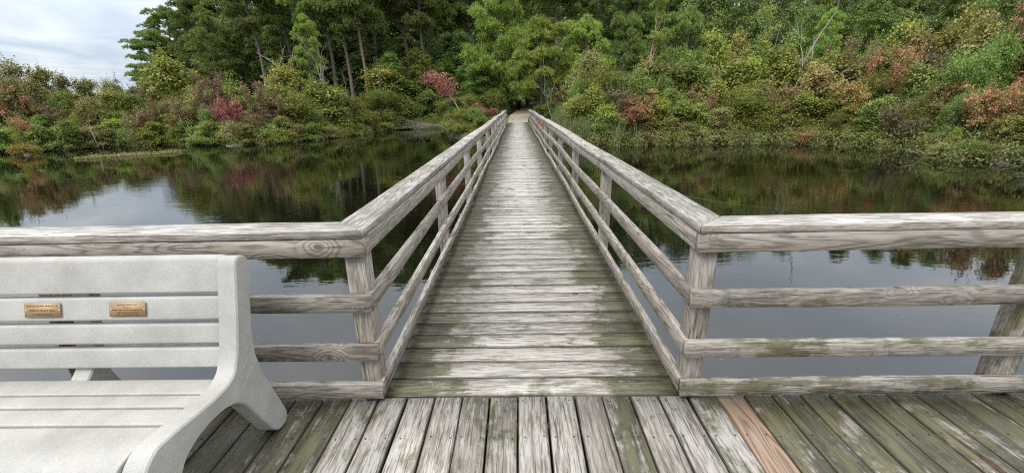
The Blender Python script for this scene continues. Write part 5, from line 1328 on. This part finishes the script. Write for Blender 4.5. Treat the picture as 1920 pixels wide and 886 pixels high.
dead('dead_sapling', (2.75, 33.6, G(2.75, 33.6)), [((0, 0, -.1), (-.22, 0, 1), 3.1, .035), ((-.2, 0, 1.3), (.3, .1, 1), 1.4, .018), ((-.3, 0, 1.8), (-.7, 0, .8), .9, .014)], 3, .05, 1, 18,
     'thin white leafless sapling just right of the far bridge end', 'sapling', PALEBARK, .4, .2)
dead('dead_tree', (16.5, 26.3, G(16.5, 26.3)), [((0, 0, -.1), (.06, 0, 1), 3.9, .07), ((.2, 0, 3.6), (.38, -.15, 1), 3.7, .05), ((.15, 0, 3.4), (-.16, 0, 1), 2.4, .03), ((-.1, 0, 5.0), (-.4, 0, .9), 1.0, .02)], 3, .05, 1, 21,
     'pale leaning bare trunk rising above the right bank shrubs', 'dead tree', PALEBARK, .35, .2)
dead('fallen_branch', (16.9, 14.4, -.86), [((.6, -.3, 0), (-.9, .05, .35), 1.0, .024), ((.55, -.3, .05), (-.5, .1, .9), .75, .02), ((.6, -.3, 0), (-.1, .1, .9), .95, .02), ((.6, -.3, .03), (-.9, .05, .12), .8, .018)], 3, .05, 2, 24,
     'white dead branch leaning out over the water at far right', 'branch', spread=.5, up_=.05, group='dead branches at the right waterline')
dead('fallen_branch', (15.3, 16.5, -.8), [((.3, 0, 0), (-1, .0, .35), .7, .012), ((0, 0, .15), (-.8, .2, -.1), .4, .008)], 3, .05, 1, 27,
     'thin dead twig across the low bushes near the right waterline', 'branch', spread=.4, up_=.02, group='dead branches at the right waterline')
for k, (x, y, lb) in enumerate(((-27.3, 27.4, 'thin pale dead stem slanting over tan grass at far left'), (-22.2, 29.2, 'thin pale dead stem leaning behind the lime shrubs on the left bank'))):
    dead('dead_sapling', (x, y, G(x, y)), [((0, 0, -.1), (-.55, 0, 1), 2.4, .022)], 3, .04, 1, 30+k, lb, 'dead stem', PALEBARK, .4, .1, 'dead stems on the left bank')
# broken log lying in the shallows on the left
co, fc = [], []; tube(co, fc, [(-.45, 0, 0), (0, .05, .015), (.5, .02, .0)], [.03, .035, .02], 7)
tag(link('sunken_log', mesh_np('sunken_log', co, np.array(fc), [DEADWOOD], True), None, (-18.6, 27.6, -.885), (0, 0, .15)), 'small pale log lying at the left waterline below the lime shrubs', 'log')
# small yellow shrub on its own tussock in the water
root = empty('yellow_shrub', (-28.6, 24.2, -.95), label='small yellow shrub on a dark stump standing in the water at far left', cat='shrub')
co, fc = [], []
for k in range(7): a = k*.9; tube(co, fc, [(.1*math.cos(a), .1*math.sin(a), -.1), (.5*math.cos(a), .3*math.sin(a), .35), (1.1*math.cos(a), .5*math.sin(a), .6)], [.04, .025, .01], 4)
tube(co, fc, [(.3, 0, -.2), (.32, 0, .12), (.33, 0, .26)], [.42, .36, .12], 9)
link('stem', mesh_np('stem', co, np.array(fc), [BARK], True), root)
leaves_obj('crown', [(-1.0, 0, .55, .5), (-.4, 0, .7, .6), (.3, 0, .62, .6), (.9, 0, .5, .55), (1.2, .1, .35, .4), (0, .2, .5, .6), (-.7, -.2, .4, .5)], 0, 150, leaf_mat('yellow', (.30, .26, .04), (.36, .20, .04), 1.5, .5), root, .13, .09, .5, 44)

root.scale = (.6, .6, .75)
# floating fishing line
co, fc = [], []; tube(co, fc, [(4.3, 10.6, -.893), (4.7, 10.1, -.893), (5.25, 9.6, -.893), (5.95, 8.95, -.893)], [.0009]*4, 4)
tag(link('fishing_line', mesh_np('fishing_line', co, np.array(fc), [simple('line', (.35, .36, .35), .4)]), None), 'thin pale line floating on the water beyond the right platform railing', 'line')

# ------------------------------------------------------------------ ground cover, reeds (uncountable)
def strip(name, a0, a1, s0, s1, n, hmin, hmax, wd, mat, seed, label, cat, blade=True, spreadL=.12, edge_bias=1.0, clump=.0):
    rg = np.random.default_rng(seed); a = np.radians(rg.uniform(a0, a1, n)); s = s0+(s1-s0)*rg.random(n)**edge_bias; r = shore(a)+s
    if clump:
        m_ = np.sin(np.degrees(a)*4.1)*np.sin(s*2.1+np.degrees(a)*1.3)+rg.normal(0, .35, n) > -clump; a, s, r = a[m_], s[m_], r[m_]; n = len(a)
    x, y = r*np.sin(a), r*np.cos(a); z = np.maximum(gz(x, y), -.9); h = rg.uniform(hmin, hmax, n)*(.65+.5*np.abs(np.sin(np.degrees(a)*1.7+np.sin(s))))
    if blade:
        d = unit(np.stack([rg.normal(0, .28, n), rg.normal(0, .28, n), np.ones(n)], 1)); w = unit(np.cross(d, rg.normal(size=(n, 3))))*wd
        b = np.stack([x, y, z-.03], 1); hh = h[:, None]; bend = np.stack([rg.normal(0, .22, n), rg.normal(0, .22, n), -np.abs(rg.normal(0, .1, n))], 1)*hh
        v = np.stack([b-w, b+w, b+d*hh*.6+w*.7, b+d*hh*.6-w*.7, b+d*hh+bend], 1).reshape(-1, 3)
        i = np.arange(n)[:, None]*5; me = mesh_np(name, v, [i+np.array([[0, 1, 2, 3]]), i+np.array([[3, 2, 4]])], [mat])
    else:
        k = 7; P = np.repeat(np.stack([x, y, z+h*.5], 1), k, 0)+rg.normal(size=(n*k, 3))*np.stack([np.full(n*k, spreadL)]*2+[np.repeat(h, k)*.38], 1); P[:, 2] = np.maximum(P[:, 2], -.87)
        Nn = unit(rg.normal(size=P.shape)*.7+[0, 0, .7]); v, f_ = leaf_quads(P, Nn, rg.uniform(.07, .16, len(P)), wd, rg); me = mesh_np(name, v, f_, [mat])
    return tag(link(name, me), label, cat, kind='stuff')
strip('ground_cover', 6, 62, -.25, 3.6, 11000, .25, .75, .06, HERB, 1, 'low rusty and olive herbs covering the right bank edge', 'ground cover', False, .13, .8, .75)
strip('ground_cover', -75, -10, -.2, 3.4, 13000, .2, .6, .06, HERB_L, 2, 'low tan and green herbs covering the left bank edge', 'ground cover', False, .15, .8, .75)
strip('marsh_grass', 6.5, 60, -.15, 3.2, 4200, .25, .65, .010, LM['tan_green'], 3, 'tan and green marsh grass growing along the right bank edge', 'grass', True, 0, 1, .3)
strip('marsh_grass', -75, -10, -.15, 3.2, 5000, .25, .7, .011, LM['tan_green'], 4, 'tan and green marsh grass growing along the left bank edge', 'grass', True, 0, 1, .25)
strip('reeds', 5.0, 15.5, .3, 5.5, 6500, .7, 1.7, .018, REED, 5, 'tall green reeds growing right of the far bridge end', 'reeds', True, 0, .8, .35)
strip('undergrowth', -75, -10, 3, 22, 15000, .3, 1.1, .09, LM['green_dark'], 6, 'dark leafy undergrowth beneath the trees of the left bank', 'undergrowth', False, .25, 1, .6)
strip('undergrowth', 5, 75, 3, 24, 15000, .3, 1.1, .09, LM['green_dark'], 7, 'dark leafy undergrowth beneath the trees of the right bank', 'undergrowth', False, .25, 1, .6)
rgw = np.random.default_rng(91); n = 70000
aw_ = np.radians(rgw.uniform(-75, 80, n)); rw = rgw.uniform(82, 104, n)
hmax = np.interp(np.degrees(aw_), [-75, -44, -39, -34, -28, -20, 12, 22, 80], [2.6, 2.6, 4, 13, 17, 24, 22, 17, 15])*(.86+.08*np.sin(np.degrees(aw_)*1.9)+.06*np.sin(np.degrees(aw_)*5.3))
Pw = np.stack([rw*np.sin(aw_), rw*np.cos(aw_), -.2+1.2+hmax*rgw.random(n)**.8], 1); hl = np.degrees(aw_) < -36
Pw = Pw + unit(rgw.normal(size=Pw.shape))*.3
v, f_ = leaf_quads(Pw, unit(rgw.normal(size=Pw.shape)*.7+[0, -.8, .5]), rgw.uniform(.8, 1.5, n), .75, rgw)
tag(link('far_woods', mesh_np('far_woods', v, f_, [LM['green_dark']])), 'continuous dark mass of distant woodland closing the view behind the trees', 'woods', kind='stuff')
# grass at the bridge foot beside the path
def patch(name, spots, n, h0, h1, mat, seed, label, cat, wd=.012):
    rg = np.random.default_rng(seed); V = []
    for (cx, cy, rx, ry) in spots:
        V.append(np.stack([cx+rg.normal(0, rx, n), cy+rg.normal(0, ry, n)], 1))
    xy = np.vstack(V); k = len(xy); z = gz(xy[:, 0], xy[:, 1])
    d = unit(np.stack([rg.normal(0, .4, k), rg.normal(0, .4, k), np.ones(k)], 1)); w = unit(np.cross(d, rg.normal(size=(k, 3))))*wd; h = rg.uniform(h0, h1, k)[:, None]; b = np.column_stack([xy, z])
    v = np.stack([b-w, b+w, b+d*h], 1).reshape(-1, 3); return tag(link(name, mesh_np(name, v, np.arange(3*k).reshape(-1, 3), [mat])), label, cat, kind='stuff')
patch('grass', [(-1.4, 35.5, .6, 1.6), (-2.4, 38, .9, 2), (2.0, 36, .5, 2), (-.75, 38.5, .45, 1.4), (3.2, 39, .9, 2.4)], 2200, .06, .22, LM['bright'], 8, 'short bright grass tufts beside the sandy path', 'grass')
rg = np.random.default_rng(77); k = 2600
t = rg.random(k); P = np.stack([-22.9+3.3*t+rg.normal(0, .22, k), 21.9+2.2*t**1.3+rg.normal(0, .28, k), -.89+np.abs(rg.normal(0, .07, k))], 1)
v, f_ = leaf_quads(P, unit(rg.normal(size=P.shape)*.6+[0, 0, .8]), rg.uniform(.05, .13, k), .045, rg)
tag(link('water_plants', mesh_np('water_plants', v, f_, [LM['tan_green']])), 'low brownish plants spreading over the water off the left bank', 'water plants', kind='stuff')

rg = np.random.default_rng(78); k = 420
P = np.stack([rg.uniform(-9, 9, k), 2.6+rg.random(k)**1.5*14, np.full(k, -.897)], 1)
v, f_ = leaf_quads(P, unit(rg.normal(size=P.shape)*.02+[0, 0, 1]), rg.uniform(.010, .035, k), .014, rg)
tag(link('floating_debris', mesh_np('floating_debris', v, f_, [LM['tan']])), 'tiny leaf bits and specks floating on the dark pond water', 'leaf litter', kind='stuff')
print('objects', len(bpy.data.objects), 'verts', sum(len(m.vertices) for m in bpy.data.meshes), 'polys', sum(len(m.polygons) for m in bpy.data.meshes))
